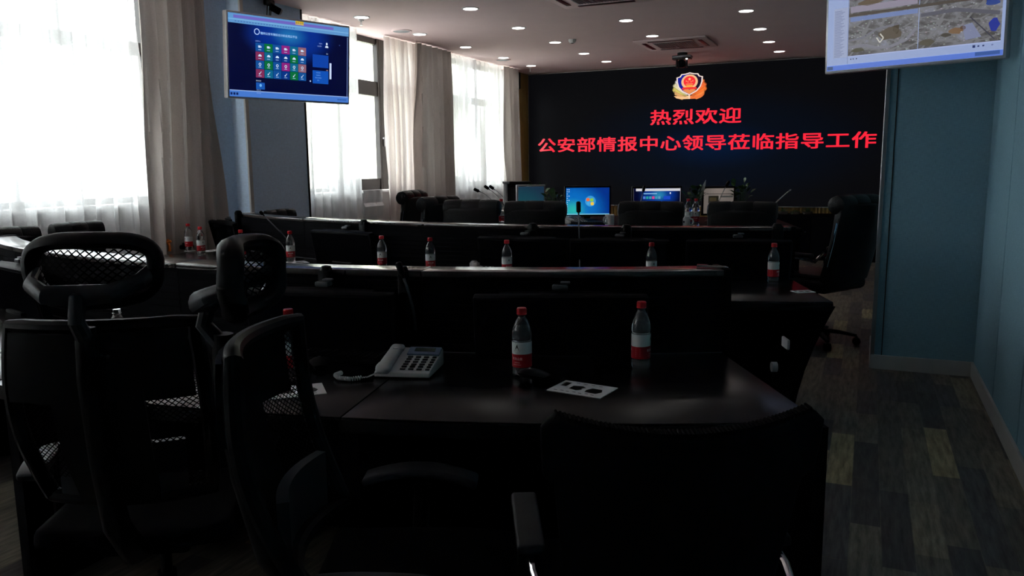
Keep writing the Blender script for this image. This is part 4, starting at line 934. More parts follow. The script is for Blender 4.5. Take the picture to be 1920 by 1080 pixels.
d = Decal(-0.0012); d.rect(-0.19, zc + 0.105, 0.208, zc + 0.128, (205, 205, 210)); d.layer(); d.rect(-0.12, zc + 0.078, 0.0, zc + 0.087, (130, 185, 225))
for k, c in enumerate([(80, 120, 200), (40, 150, 150), (60, 150, 170), (210, 70, 140), (60, 150, 180), (90, 150, 190)]): d.rect(-0.125 + k * 0.027, zc + 0.035, -0.103 + k * 0.027, zc + 0.058, c)
d.rect(0.06, zc + 0.03, 0.12, zc + 0.06, (30, 70, 190)); d.disc(0.12, zc + 0.086, 0.006, 0.008, (220, 230, 240), 12)
d.rect(0.2085, zc - 0.13, 0.2115, zc + 0.13, (150, 150, 160)); d.rect(-0.2115, zc - 0.13, -0.2085, zc + 0.13, (80, 80, 90)); d.build('desktop_icons', 'lit_picture', t)
t, zc = desk_mon('lit monitor with a dull grey picture half hidden by plants, rightmost on the far desk', 1348, 353, 7.0, 0.26, 0.22, 'picture_grey')
d = Decal(-0.0012); d.rect(-0.10, zc + 0.058, 0.13, zc + 0.063, (45, 42, 42)); d.rect(-0.09, zc - 0.02, 0.0, zc + 0.045, (30, 28, 22)); d.rect(-0.08, zc + 0.0, -0.02, zc + 0.03, (60, 52, 35)); d.rect(0.02, zc + 0.03, 0.125, zc + 0.045, (60, 60, 58)); d.rect(0.0, zc - 0.02, 0.004, zc + 0.06, (125, 120, 115)); d.build('desktop_icons', 'lit_picture', t)
# keyboard under the blue desktop
q = at_depth(1108, 416, 6.85); t = thing('keyboard', 'black keyboard on the far desk before the blue desktop monitor', 'keyboard', (q.x, q.y, Z3T), YAW)
b = MB(); b.box((0, 0, 0.01), (0.36, 0.13, 0.02), bev=0.005); b.build('case', 'black_plastic', t)
b = MB()
for j in range(5):
    for i in range(17): b.box((-0.165 + i * 0.0205, -0.045 + j * 0.022, 0.023), (0.016, 0.017, 0.008), bev=0.002, seg=1)
b.build('keys', 'monitor_shell', t)

# mugs
def make_mug(lb):
    t = thing('mug', lb, 'mug', (0, 0, 0), 0, 'white mugs on the far desk')
    b = MB(); b.lathe([(0, 0), (0.034, 0), (0.038, 0.004), (0.040, 0.09), (0.0375, 0.093), (0.036, 0.09), (0.035, 0.008), (0, 0.006)], seg=32); b.build('cup', 'ceramic', t)
    b = MB(); b.tube([(0.038, 0, 0.072), (0.058, 0, 0.070), (0.066, 0, 0.050), (0.058, 0, 0.026), (0.038, 0, 0.022)], 0.0055, seg=10, flat=1.3); b.build('handle', 'ceramic', t)
    b = MB(); b.box((0.0, -0.0395, 0.05), (0.012, 0.003, 0.016), rot=rz(0.0), bev=0.001); b.build('print_mark', 'key_dark', t)
    return t
q = at_depth(1143, 415, 6.75); mg = make_mug('white mug on the far desk at the lower right corner of the blue desktop monitor'); mg.location = (q.x, q.y, Z3T); mg.rotation_euler = (0, 0, YAW - 2.6)
q = at_depth(1285, 415, 6.42); t = dup(mg, label='white mug on the far desk beside the pair of bottles'); t.location = (q.x, q.y, Z3T); t.rotation_euler = (0, 0, YAW - 0.5)

# plants
def plant(lb, u, dpt, hgt, n, seed, big=None, zb=Z3T):
    rnd = random.Random(seed); q = at_depth(u, 415, dpt); t = thing('potted_plant', lb, 'plant', (q.x, q.y, zb), 0, 'potted plants below the screen')
    b = MB(); b.lathe([(0, 0), (0.045, 0), (0.062, 0.09), (0.066, 0.10), (0.058, 0.10), (0.052, 0.088), (0, 0.085)], seg=28); b.build('pot', 'soil_pot', t)
    b = MB()
    for k in range(n):
        a = rnd.uniform(0, 2 * PI); l = rnd.uniform(0.5, 1.0) * hgt; sp = rnd.uniform(0.25, 0.8); tip = Vector((math.cos(a) * l * sp * 0.6, math.sin(a) * l * sp * 0.6, 0.09 + l * (1 - 0.4 * sp)))
        root = Vector((0.02 * math.cos(a), 0.02 * math.sin(a), 0.08)); mid = root.lerp(tip, 0.5) + Vector((0, 0, 0.03)); b.tube([root, mid, tip], 0.0015, seg=5)
        dr = (tip - mid).normalized(); sd = dr.cross(Vector((0, 0, 1))).normalized(); w = rnd.uniform(0.014, 0.026); ll = rnd.uniform(0.05, 0.085)
        def lf(uu, vv, tip=tip, dr=dr, sd=sd, w=w, ll=ll): 
            s_ = math.sin(PI * min(1, uu * 0.96 + 0.02)) ** 0.8; return tip + dr * ll * uu + sd * (vv - 0.5) * 2 * w * s_ + Vector((0, 0, -0.03 * uu * uu + 0.006 * abs(vv - 0.5)))
        b.slab(lf, 6, 2, 0.0008)
    b.build('foliage', 'leaf', t)
    if big:
        b = MB(); b.slab(lambda uu, vv: Vector((0.05 + 0.05 * uu, 0, 0.2 + 0.17 * uu)) + Vector((0.9, 0, -0.3)) * (vv - 0.5) * 0.03 * math.sin(PI * (0.04 + 0.93 * uu)), 8, 2, 0.001); b.build('tall_leaf', 'phone_shell', t)
plant('leafy plant rising behind the dim teal monitor', 1005, 7.5, 0.28, 16, 3)
plant('leafy plant between the teal and the blue monitors', 1036, 7.1, 0.22, 26, 4)
plant('leafy plant with one tall pale leaf behind the pair of bottles', 1300, 7.05, 0.24, 30, 5, True)
plant('leafy plant right of the grey-picture monitor', 1385, 7.1, 0.28, 34, 6)
CBZ = 0.67
t = thing('low_cabinet', 'low black cabinet under the gold slats at the right end of the screen wall', 'cabinet', (-0.75, 12.82, 0))
b = MB(); b.box((0, 0, CBZ / 2), (2.5, 0.46, CBZ), bev=0.006); b.build('body', 'laminate', t)
for k in range(4):
    dd = MB(); dd.box((-0.93 + k * 0.62, -0.238, CBZ / 2), (0.60, 0.018, CBZ - 0.08), bev=0.003); dd = dd.build('door', 'laminate', t)
    b = MB(); b.cyl((-0.70 + k * 0.62, -0.25, 0.42), (-0.70 + k * 0.62, -0.27, 0.42), 0.01, seg=12); b.build('knob', 'cap_grey', dd)
for k, (u_, hh, nn) in enumerate(((1460, 0.10, 20), (1484, 0.06, 26), (1509, 0.08, 22))):
    plant(('leftmost', 'middle', 'rightmost')[k] + ' of three low leafy plants on the black cabinet under the gold slats', u_, 11.55, hh, nn, 20 + k, zb=CBZ + 0.0005)
for o in [o for o in COL.objects if o.name.startswith('potted_plant') and 'low leafy' in o.get('label', '')]: o.scale = (1.25, 0.9, 0.42); o.location.y = 12.75

# equipment rack left of the teal monitor
q = at_depth(964, 380, 9.6); t = thing('equipment_cabinet', 'dark equipment cabinet with a pale edge beside the far window', 'cabinet', (q.x, q.y, 0), YAW); t.scale = (1.2, 1.0, 1.02)
b = MB(); b.box((0.04, 0.12, 0.61), (0.26, 0.30, 1.22), bev=0.006); b.build('body', 'black_plastic', t); b = MB(); b.box((-0.085, -0.03, 0.60), (0.04, 0.03, 1.20), bev=0.006); b.box((-0.08, -0.03, 1.21), (0.07, 0.05, 0.03), bev=0.006); b.build('corner_post', 'grey_paint', t)
b = MB(); b.box((0.04, -0.035, 0.9), (0.17, 0.012, 0.5), bev=0.004); b.build('door', 'monitor_shell', t)

# book / tablet and small things at the far desk's right
q = at_depth(1415, 416, 6.6); t = thing('document_box', 'flat white document box lying on the far desk at the right', 'box', (q.x, q.y, Z3T), YAW + 0.1)
b = MB(); b.box((0, 0, 0.012), (0.17, 0.12, 0.024), bev=0.003); b.build('tray', 'ceramic', t); b = MB(); b.slab(lambda u, v: ((u - 0.4) * 0.14, (v - 0.5) * 0.10, 0.028 + 0.006 * math.sin(PI * u)), 8, 2, 0.004); b.build('papers', 'paper', t)

# ------------------------------------------------------------------ printed cards with dark pictures
def make_card(lb):
    t = thing('printed_card', lb, 'card', (0, 0, 0), 0, 'white printed cards on the desks')
    b = MB(); b.box((0, 0, 0.001), (0.21, 0.148, 0.002)); b.build('sheet', 'paper', t, smooth=False)
    d = Decal(0.0); K = (14, 16, 16)
    d.poly([(-0.045, -0.02), (-0.012, -0.03), (0.004, -0.012), (-0.006, 0.002), (0.01, 0.012), (-0.01, 0.028), (-0.045, 0.02)], K); d.poly([(0.025, -0.035), (0.07, -0.038), (0.082, -0.012), (0.07, 0.018), (0.03, 0.02), (0.02, -0.01)], K)
    for k in range(7): d.rect(-0.085 + k * 0.024, -0.060 + 0.004 * (k % 2), -0.072 + k * 0.024, -0.054 + 0.004 * (k % 2), (40, 44, 44))
    for k in range(4): d.rect(-0.05 + k * 0.03, 0.052, -0.036 + k * 0.03, 0.057, (40, 44, 44))
    d.poly([(-0.09, 0.0), (-0.066, 0.0), (-0.066, 0.05), (-0.09, 0.05)], K); d.build('printing', 'print', t, fn=lambda x, y, z: (x, z, 0.0023 - y))
    return t
q = on_z(1092, 730, ZD); cd = make_card('white printed card with black cut-out pictures on the front desk'); cd.location = (q.x, q.y, ZD); cd.rotation_euler = (0, 0, YAW - 0.55); cd.scale = (0.85, 0.85, 1)
q = on_z(552, 734, ZD); t = dup(cd, label='white printed card under the leftmost front bottle, half hidden by the sideways chair'); t.location = (q.x, q.y, ZD); t.rotation_euler = (0, 0, YAW + 0.35)
q = on_z(545, 493, ZD); t = dup(cd, label='white printed card on the second console under a bottle'); t.location = (q.x, q.y + 0.02, ZD); t.rotation_euler = (0, 0, YAW + 0.5); t.scale = (1, 1, 0.3)
q = on_z(400, 470, ZD); t = dup(cd, label='white printed card behind the bottles at the left end of the second console'); t.location = (q.x, q.y, ZD); t.rotation_euler = (0, 0, YAW + 0.9)
q = on_z(1505, 548, ZD); t = dup(cd, label='white printed card at the right end of the second console'); t.location = (q.x, q.y + 0.02, ZD); t.rotation_euler = (0, 0, YAW + 0.2); t.scale = (0.5, 0.5, 1)
q = on_z(8, 662, ZD); t = dup(cd, label='white printed card at the left edge of the front desk'); t.location = (q.x, q.y, ZD); t.rotation_euler = (0, 0, YAW + 0.2)
q = on_z(395, 768, ZD); t = dup(cd, label='white printed card on the front desk between the two net-backed chairs'); t.location = (q.x, q.y + 0.05, ZD); t.rotation_euler = (0, 0, YAW + 0.9); t.scale = (0.6, 0.6, 1)

# mice
def make_mouse(lb):
    t = thing('computer_mouse', lb, 'mouse', (0, 0, 0), 0, 'computer mice')
    b = MB(); b.slab(lambda u, v: ((v - 0.5) * 0.058 * math.sin(PI * (0.12 + 0.76 * u)) ** 0.5, (u - 0.5) * 0.10, 0.014 + 0.018 * math.sin(PI * (0.1 + 0.7 * u)) * math.sin(PI * (0.15 + 0.7 * v))), 14, 10, 0.018); b.build('shell', 'black_plastic', t)
    b = MB(); b.cyl((-0.004, 0.022, 0.036), (0.004, 0.022, 0.036), 0.006); b.build('wheel', 'grey_paint', t)
    b = MB(); b.tube([(0, 0.05, 0.01), (0.01, 0.09, 0.004), (0.05, 0.12, 0.003), (0.10, 0.10, 0.003), (0.13, 0.13, 0.003), (0.11, 0.17, 0.003)], 0.0018, seg=6); b.build('cable', 'black_plastic', t)
    return t
q = on_z(1003, 716, ZD); ms = make_mouse('black computer mouse beside the bottle and printed card'); ms.location = (q.x, q.y, ZD); ms.rotation_euler = (0, 0, YAW + 0.9)
q = on_z(600, 693, ZD); t = dup(ms, label='black computer mouse with a looped cable, right of the leftmost front bottle'); t.location = (q.x, q.y, ZD); t.rotation_euler = (0, 0, YAW + 0.3)
# keyboards on the front desk
for (u, v, lb) in ((640, 672, 'black keyboard on the front desk left of the grey telephone'), (1090, 664, 'black keyboard on the front desk behind the printed card')):
    q = on_z(u, v, ZD); k_ = [o for o in COL.objects if o.name == 'keyboard'][0]; t = dup(k_, label=lb, group='keyboards on the front desk'); t.location = (q.x, q.y - 0.02, ZD); t.rotation_euler = (0, 0, th_of(C1, u, v, 0.75))

# small things
q = on_z(316, 471, ZD); t = thing('lanyard_clip', 'small orange plastic clip standing on the second console at the left', 'clip', (q.x, q.y, ZD), YAW); t.scale = (1.35, 1.35, 1.25)
b = MB(); b.tube([(0.006, 0, 0.0), (0.008, 0, 0.035), (0.0, 0, 0.06)], [0.010, 0.008, 0.009], seg=12); b.tube([(-0.02, 0, 0.066), (0.0, 0, 0.058), (0.02, 0, 0.068)], [0.008, 0.010, 0.007], seg=12)
for k in range(5): b.tube([(0, 0, 0.06), (0.018 * math.cos(k * 0.7), 0, 0.06 + 0.022 * math.sin(k * 0.7))], 0.005, seg=8)
b.build('body', 'orange_plastic', t)
q = on_z(330, 470, ZD); t = thing('tape_dispenser', 'small black rounded gadget beside the orange clip', 'gadget', (q.x, q.y + 0.12, ZD), YAW)
b = MB(); b.box((0, 0, 0.02), (0.11, 0.07, 0.04), bev=0.016, seg=3); b.build('body', 'black_plastic', t); b = MB(); b.cyl((-0.035, 0, 0.045), (0.035, 0, 0.045), 0.012); b.build('roller', 'key_dark', t)
th = th_of(C1, 1350, 507, 1.055); p = arc(C1, RH1 - 0.05, th, 1.0505); t = thing('glint_pen', 'silver stick standing in for a reflection on the front console ledge, right end', 'glint_pen', p, th - 0.5)  # made-up silver shape in place of a bright reflection on the ledge
b = MB(); b.cyl((-0.05, 0, 0.005), (0.05, 0, 0.005), 0.005, seg=12); b.build('barrel', 'steel', t); b = MB(); b.cyl((0.05, 0, 0.005), (0.062, 0, 0.005), 0.005, 0.001, seg=12); b.build('tip', 'chrome', t); b = MB(); b.box((-0.03, 0, 0.0115), (0.04, 0.003, 0.002)); b.build('clip', 'chrome', t)
# white cloth over the sill of the second window
t = None; b = MB(); ys_ = on_x(690, 380, XL + 0.07).y
b.slab(lambda u, v: (XL + 0.086 + 0.008 * math.sin(u * 17) + (0.03 * math.sin(v * PI) if v > .5 else 0), ys_ - 0.12 + 0.42 * u + 0.01 * math.sin(v * 6), 1.16 - 0.31 * v), 26, 8, 0.006)
o = b.build('hanging_cloth', 'paper'); tag(o, 'pinkish-white cloth hanging below the bare strip of the second window', 'cloth')

# ------------------------------------------------------------------ wall televisions
def tv(lb, pa, pb, h, tilt, bezel, face):
    """pa, pb: lower left and lower right corners as the viewer sees them"""
    pa, pb = Vector(pa), Vector(pb); w = (pb - pa).xy.length; mid = (pa + pb) / 2; a = math.atan2(pb.y - pa.y, pb.x - pa.x)
    t = thing('television', lb, 'television', (mid.x, mid.y, mid.z), a, 'televisions hung on both sides'); t.rotation_euler = (tilt, 0, a)
    b = MB(); b.box((0, 0.035, h / 2), (w, 0.07, h), bev=0.008); b.box((0, 0.085, h / 2), (w * 0.55, 0.05, h * 0.6), bev=0.02); b.build('housing', bezel, t)
    s = MB(); s.box((0, 0, 0), (w - 0.03, 0.004, h - 0.035)); s = s.build('display', face, t, smooth=False); s.location = (0, -0.001, h / 2)
    return t, w, h
# left television
pl, pr = at_depth(427, 184, 6.62), at_depth(655, 197, 7.44)
radial_screen('tv_portal', (1, 3, 46), (3, 42, 140), (30, 110, 175), -0.02, 0.20, 0.42, 1.15, 0.62, 0.25)
t, w, h = tv('wall television on the left pillar showing a blue portal with coloured tiles', pl, (pr.x, pr.y, pl.z), 0.70, math.radians(5), 'tv_bezel', 'tv_portal')
d = Decal(-0.004); X = lambda u: (u - 0.5) * (w - 0.03); Z = lambda v: 0.0175 + (1 - v) * (h - 0.035)
d.rect(X(0), Z(0.115), X(1), Z(0), (95, 150, 205)); d.layer(); d.rect(X(0.04), Z(0.055), X(0.86), Z(0.02), (110, 100, 190)); d.rect(X(0.53), Z(0.045), X(0.60), Z(0.0), (215, 190, 50)); d.rect(X(0.0), Z(0.075), X(1), Z(0.065), (125, 180, 225)); d.layer()
for k in range(22): d.rect(X(0.05 + k * 0.022), Z(0.098), X(0.062 + k * 0.022), Z(0.086), (70, 115, 175))
d.text('最新消息', X(0.565), Z(0.022), 0.020, (120, 60, 20))
d.rect(X(0), Z(1), X(1), Z(0.925), (70, 120, 205)); d.rect(X(0), Z(0.93), X(1), Z(0.918), (150, 180, 230)); d.layer()
for k in range(3): d.rect(X(0.006 + k * 0.022), Z(0.98), X(0.022 + k * 0.022), Z(0.95), (15, 35, 90))
for k in range(7): d.rect(X(0.9 + k * 0.012), Z(0.975), X(0.906 + k * 0.012), Z(0.955), (30, 70, 140))
d.rect(X(0.985), Z(0.93), X(0.99), Z(0.13), (120, 140, 190))
d.ring(X(0.218), Z(0.19), 0.019, 0.0255, (180, 205, 250)); d.text('赣州公安车辆综合分析应用云平台', X(0.395), Z(0.205), 0.0235, (150, 195, 245), sx=0.98, bold=0.0004)
d.text('应用中心', X(0.225), Z(0.305), 0.012, (140, 170, 230)); d.text('我的应用', X(0.225), Z(0.79), 0.012, (190, 210, 240)); d.text('常用工具', X(0.225), Z(0.905), 0.010, (140, 170, 230)); d.text('系统设置', X(0.225), Z(0.945), 0.010, (140, 170, 230))
BL, TE, GN, MG, OR, RD, DB = (18, 78, 150), (16, 100, 138), (10, 108, 58), (140, 36, 125), (140, 95, 112), (128, 46, 88), (10, 52, 132)
rows = [[BL, GN, BL, MG, TE, OR], [RD, TE, DB, DB, GN, BL], [BL, GN, BL, MG, TE, OR], [RD, TE, BL, DB, GN, BL]]
tx0, tz0, tw, thh = 0.205, 0.325, 0.0695, 0.107
for j, r in enumerate(rows):
    for i, c in enumerate(r):
        x0, x1, z0, z1 = X(tx0 + i * tw), X(tx0 + (i + 1) * tw - 0.003), Z(tz0 + (j + 1) * thh - 0.004), Z(tz0 + j * thh)
        d.rect(x0, z0, x1, z1, c)
d.rect(X(tx0), Z(0.895), X(tx0 + tw), Z(0.81), (25, 85, 175)); d.layer()
for j in range(4):
    for i in range(6):
        cx_, cz_ = X(tx0 + (i + 0.48) * tw), Z(tz0 + (j + 0.42) * thh); k = (i * 5 + j * 3) % 5; wc = (205, 225, 250)
        if k == 0: d.rect(cx_ - 0.014, cz_ - 0.008, cx_ + 0.008, cz_ + 0.010, wc); d.poly([(cx_ + 0.008, cz_ - 0.002), (cx_ + 0.016, cz_ + 0.006), (cx_ + 0.016, cz_ - 0.008)], wc)
        elif k == 1: d.ring(cx_, cz_, 0.007, 0.012, wc, 16); d.rect(cx_ - 0.002, cz_ - 0.018, cx_ + 0.002, cz_ - 0.010, wc)
        elif k == 2: 
            for a in (-1, 1):
                for c2 in (-1, 1): d.rect(cx_ + a * 0.007 - 0.005, cz_ + c2 * 0.007 - 0.005, cx_ + a * 0.007 + 0.005, cz_ + c2 * 0.007 + 0.005, wc)
        elif k == 3: d.poly([(cx_ - 0.016, cz_ - 0.008), (cx_ - 0.012, cz_ + 0.004), (cx_ - 0.005, cz_ + 0.010), (cx_ + 0.006, cz_ + 0.010), (cx_ + 0.016, cz_ + 0.0), (cx_ + 0.016, cz_ - 0.008)], wc)
        else: d.poly([(cx_ - 0.010, cz_ - 0.012), (cx_ - 0.006, cz_ - 0.012), (cx_ + 0.013, cz_ + 0.010), (cx_ + 0.009, cz_ + 0.013)], wc); d.disc(cx_ - 0.006, cz_ - 0.008, 0.006, 0.006, wc, 12)
        d.rect(cx_ - 0.015, cz_ - 0.026, cx_ + 0.013, cz_ - 0.022, (170, 200, 240))
d.disc(X(0.241), Z(0.845), 0.011, 0.013, (110, 180, 240), 14)
d.rect(X(0.675), Z(0.56), X(0.815), Z(0.395), (15, 65, 165)); d.rect(X(0.675), Z(0.77), X(0.815), Z(0.60), (18, 80, 180)); d.rect(X(0.825), Z(0.70), X(0.842), Z(0.49), (200, 215, 245)); d.disc(X(0.655), Z(0.745), 0.007, 0.007, (190, 210, 250), 12); d.disc(X(0.915), Z(0.245), 0.004, 0.004, (120, 150, 210), 10)
d.disc(X(0.80), Z(0.245), 0.009, 0.011, (215, 230, 250), 14); d.poly([(X(0.785), Z(0.295)), (X(0.815), Z(0.295)), (X(0.81), Z(0.27)), (X(0.79), Z(0.27))], (215, 230, 250)); d.layer()
d.text('管理员', X(0.745), Z(0.25), 0.011, (140, 170, 230)); d.text('退出登录', X(0.735), Z(0.285), 0.011, (140, 170, 230)); d.text('通知', X(0.803), Z(0.375), 0.010, (200, 215, 240)); d.text('公告', X(0.803), Z(0.59), 0.010, (230, 190, 200))
for k, s_ in enumerate(['综合查询', '车辆布控', '研判分析报告', '更多']): d.text(s_, X(0.725), Z(0.63 + k * 0.033), 0.011, (110, 170, 240))
d.build('screen_picture', 'lit_picture', t)
b = MB(); b.box((0, 0.12, h * 0.55), (0.3, 0.04, 0.3), bev=0.006); b.tube([(0, 0.13, h * 0.55), (-0.03, 0.35, h * 0.55), (0, 0.70, h * 0.55)], 0.025); b.build('wall_bracket', 'black_plastic', t)
# cables and small camera over the left television
p = on_x(500, 12, LX + 0.05); t = thing('security_camera', 'small dark camera with hanging wires on the left pillar above the television', 'camera', (p.x + 0.03, p.y, p.z))
b = MB(); b.box((0, 0, 0.03), (0.06, 0.10, 0.05), bev=0.01); b.build('mount', 'key_dark', t)
b = MB(); b.cyl((0.03, -0.02, -0.01), (0.08, 0.05, -0.05), 0.032, seg=20); b.build('camera_body', 'black_plastic', t); b = MB(); b.cyl((0.078, 0.048, -0.048), (0.088, 0.062, -0.056), 0.026, seg=20); b.build('lens', 'grey_paint', t)
b = MB()
for k in (-0.02, 0.01, 0.03): b.tube([(0.0, k, 0.02), (0.02, k - 0.04, -0.08), (0.01, k - 0.05, -0.22)], 0.005, seg=6)
b.build('wires', 'key_dark', t)

# right television
kd = 4.32
pr, pl = at_depth(1886, 109, kd), at_depth(1546, 141, kd * 1.165)
def aerial(name):
    m = mat(name, (0.01, 0.01, 0.012), 0.3); b = m.node_tree.nodes['Principled BSDF']
    tc = N(m, 'ShaderNodeTexCoord'); n1 = N(m, 'ShaderNodeTexNoise'); n1.inputs['Scale'].default_value = 7; n1.inputs['Detail'].default_value = 8; n1.inputs['Roughness'].default_value = 0.7; n1.inputs['Distortion'].default_value = 0.6
    v1 = N(m, 'ShaderNodeTexVoronoi'); v1.feature = 'DISTANCE_TO_EDGE'; v1.inputs['Scale'].default_value = 9; v1.inputs['Randomness'].default_value = 1.0
    v2 = N(m, 'ShaderNodeTexVoronoi'); v2.inputs['Scale'].default_value = 34
    mp = N(m, 'ShaderNodeMapping'); mp.inputs['Rotation'].default_value = (0, 0.35, 0); mp.inputs['Scale'].default_value = (1, 0.2, 1.9)
    L(m, tc.outputs['Object'], mp.inputs['Vector'])
    for n_ in (n1, v1, v2): L(m, mp.outputs[0], n_.inputs['Vector'])
    cr = N(m, 'ShaderNodeValToRGB'); e = cr.color_ramp
    e.elements[0].position = 0.25; e.elements[0].color = lin((48, 48, 50)); e.elements[1].position = 0.80; e.elements[1].color = lin((170, 172, 195))
    for p_, c in ((0.38, (70, 66, 62)), (0.47, (92, 88, 92)), (0.56, (112, 112, 130)), (0.64, (70, 90, 150))): q_ = e.elements.new(p_); q_.color = lin(c)
    L(m, n1.outputs['Fac'], cr.inputs[0])
    ss = N(m, 'ShaderNodeMath', operation='LESS_THAN'); ss.inputs[1].default_value = 0.055; L(m, v1.outputs['Distance'], ss.inputs[0])
    mx = N(m, 'ShaderNodeMix', data_type='RGBA'); mx.inputs[7].default_value = lin((112, 112, 124)); L(m, ss.outputs[0], mx.inputs[0]); L(m, cr.outputs[0], mx.inputs[6])
    s2 = N(m, 'ShaderNodeMath', operation='LESS_THAN'); s2.inputs[1].default_value = 0.2; L(m, v2.outputs['Distance'], s2.inputs[0]); s3 = N(m, 'ShaderNodeMath', operation='MULTIPLY'); s3.inputs[1].default_value = 0.25; L(m, s2.outputs[0], s3.inputs[0])
    m2 = N(m, 'ShaderNodeMix', data_type='RGBA'); L(m, v2.outputs['Color'], m2.inputs[7]); L(m, s3.outputs[0], m2.inputs[0]); L(m, mx.outputs[2], m2.inputs[6])
    hs = N(m, 'ShaderNodeHueSaturation'); hs.inputs['Saturation'].default_value = 0.32; L(m, m2.outputs[2], hs.inputs['Color'])
    L(m, hs.outputs[0], b.inputs['Emission Color']); b.inputs['Emission Strength'].default_value = 0.8
aerial('aerial_view')
mat('tv_grey', (0.01, 0.01, 0.012), 0.3, emit=lin((142, 158, 198)), es=1.0)
tvh = 0.60
t, w, h = tv('wall television at upper right showing aerial city camera views', (pl.x, pl.y, pr.z), pr, tvh, math.radians(3), 'tv_bezel', 'tv_grey')
X = lambda u: (u - 0.5) * (w - 0.03); Z = lambda v: 0.0175 + (1 - v) * (h - 0.035)
gx0, gx1, gxm = X(0.135), X(0.985), X(0.55); gz0, gz1 = Z(0.86), Z(0.03); gzm = (gz0 + gz1) / 2
for (a, b_, c, e_) in ((gx0, gxm - 0.002, gz0, gzm - 0.006), (gxm + 0.002, gx1, gz0, gzm - 0.006), (gx0, gxm - 0.002, gzm + 0.006, gz1), (gxm + 0.002, gx1, gzm + 0.006, gz1)):
    q = MB(); q.box((0, 0, 0), (b_ - a, 0.002, e_ - c)); o = q.build('camera_view', 'aerial_view', t, smooth=False); o.location = ((a + b_) / 2, -0.005, (c + e_) / 2)
d = Decal(-0.0035); d.rect(X(0), Z(1), X(1), Z(0.945), (85, 115, 200)); d.rect(X(0.0), Z(0.948), X(1), Z(0.942), (150, 170, 220)); d.rect(X(0.04), Z(0.87), X(0.128), Z(0.35), (150, 160, 190)); d.layer(); d.layer()
for k in range(34): d.rect(X(0.045), Z(0.86 - k * 0.0145), X(0.085 + 0.03 * ((k * 7) % 5) / 5), Z(0.855 - k * 0.0145), (105, 115, 150))
d.rect(X(0.13), Z(0.94), X(0.133), Z(0.05), (120, 130, 165)); d.rect(X(0.135), Z(0.87), X(0.985), Z(0.862), (165, 175, 215))
for k, uu in enumerate((0.15, 0.165, 0.185)): d.rect(X(uu), Z(0.90), X(uu + 0.007), Z(0.888), (60, 65, 90))
for k, uu in enumerate((0.845, 0.87, 0.895, 0.94)): d.rect(X(uu), Z(0.905 if k == 0 else 0.90), X(uu + (0.014 if k == 0 else 0.01)), Z(0.88 if k == 0 else 0.887), (30, 40, 90) if k < 3 else (110, 120, 160))
d.rect(X(0.86), Z(0.985), X(0.985), Z(0.95), (55, 85, 150)); d.rect(X(0.004), Z(0.99), X(0.04), Z(0.955), (60, 80, 120))
d.y = -0.0068
ch = (95, 60, 30)
rnd = random.Random(11)
def blob(cx_, cz_, rx_, rz_, c, n=11, jit=0.35):
    d.poly([(cx_ + rx_ * (1 - jit * rnd.random()) * math.cos(2 * PI * k / n), cz_ + rz_ * (1 - jit * rnd.random()) * math.sin(2 * PI * k / n)) for k in range(n)], c)
def road(pts, w_, c):
    for (x0, z0), (x1, z1) in zip(pts, pts[1:]):
        l_ = math.hypot(x1 - x0, z1 - z0); nx, nz2 = -(z1 - z0) / l_ * w_, (x1 - x0) / l_ * w_; d.poly([(x0 + nx, z0 + nz2), (x1 + nx, z1 + nz2), (x1 - nx, z1 - nz2), (x0 - nx, z0 - nz2)], c)
blob(gx0 + 0.25, gz0 + 0.105, 0.075, 0.045, (84, 76, 66)); blob(gx0 + 0.28, gz0 + 0.13, 0.02, 0.04, (66, 58, 46)); blob(gx0 + 0.06, gz0 + 0.03, 0.05, 0.014, (72, 70, 56)); blob(gxm + 0.05, gz0 + 0.03, 0.045, 0.025, (78, 74, 64))
road([(gx0 + 0.005, gz0 + 0.05), (gx0 + 0.10, gz0 + 0.055), (gx0 + 0.16, gz0 + 0.035), (gx0 + 0.25, gz0 + 0.03), (gx0 + 0.34, gz0 + 0.06), (gxm - 0.01, gz0 + 0.12)], 0.009, (116, 116, 126))
road([(gx0 + 0.005, gz0 + 0.09), (gx0 + 0.09, gz0 + 0.10), (gx0 + 0.17, gz0 + 0.14), (gx0 + 0.30, gz0 + 0.155)], 0.006, (108, 108, 118))
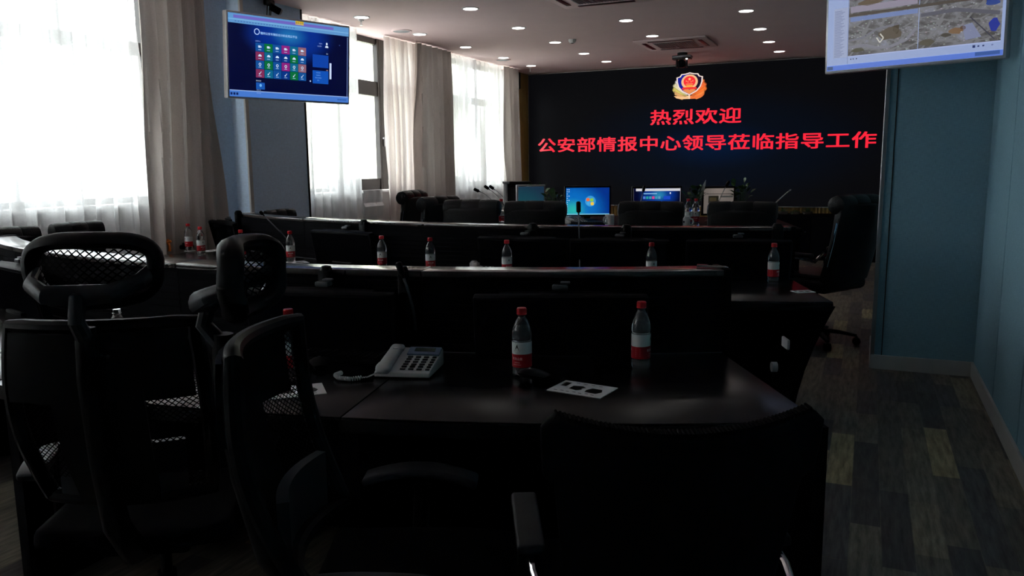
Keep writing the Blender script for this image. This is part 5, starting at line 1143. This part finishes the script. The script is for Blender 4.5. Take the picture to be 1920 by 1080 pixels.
d.y -= 0.0003; road([(gx0 + 0.17, gz0 + 0.09), (gx0 + 0.19, gz0 + 0.06), (gx0 + 0.21, gz0 + 0.085), (gx0 + 0.19, gz0 + 0.11)], 0.0035, (190, 188, 180))
blob(gxm + 0.20, gz0 + 0.075, 0.045, 0.02, (112, 88, 66)); blob(gxm + 0.15, gz0 + 0.06, 0.03, 0.014, (66, 62, 56)); blob(gxm + 0.235, gz0 + 0.088, 0.018, 0.013, (84, 66, 54)); d.poly([(gxm + 0.25, gz0 + 0.02), (gxm + 0.33, gz0 + 0.03), (gxm + 0.28, gz0 + 0.11), (gxm + 0.23, gz0 + 0.10)], (118, 124, 152))
blob(gx1 - 0.035, gz0 + 0.085, 0.03, 0.05, (38, 50, 140)); blob(gx1 - 0.05, gzm - 0.03, 0.045, 0.022, (46, 66, 128)); road([(gxm + 0.01, gzm - 0.05), (gxm + 0.2, gzm - 0.045), (gx1 - 0.01, gzm - 0.09)], 0.010, (84, 84, 94)); road([(gxm + 0.27, gz0 + 0.14), (gx1 - 0.03, gz0 + 0.01)], 0.003, (60, 60, 72))
for k in range(26):
    x_ = rnd.uniform(gx0 + 0.01, gx1 - 0.015); z_ = rnd.uniform(gz0 + 0.012, gzm - 0.02)
    if abs(x_ - gxm) > 0.012: d.rect(x_, z_, x_ + rnd.uniform(0.003, 0.009), z_ + 0.003, rnd.choice([(185, 188, 200), (50, 52, 62), (150, 150, 158)]))
road([(gx0 + 0.01, gzm - 0.022), (gxm - 0.006, gzm - 0.022)], 0.013, (108, 124, 168))
d.rect(gx0, gzm - 0.006, gx1, gzm + 0.010, (74, 68, 62)); blob(gx0 + 0.12, gzm + 0.065, 0.10, 0.02, (92, 80, 66)); road([(gx0 + 0.01, gzm + 0.035), (gxm - 0.01, gzm + 0.035)], 0.018, (136, 130, 146))
d.build('screen_picture', 'lit_picture', t)
b = MB(); b.box((0, 0.12, h * 0.55), (0.3, 0.04, 0.3), bev=0.006); b.tube([(0, 0.13, h * 0.55), (0.05, 0.30, h * 0.55), (0.16, 0.42, h * 0.55)], 0.025); b.build('wall_bracket', 'black_plastic', t)
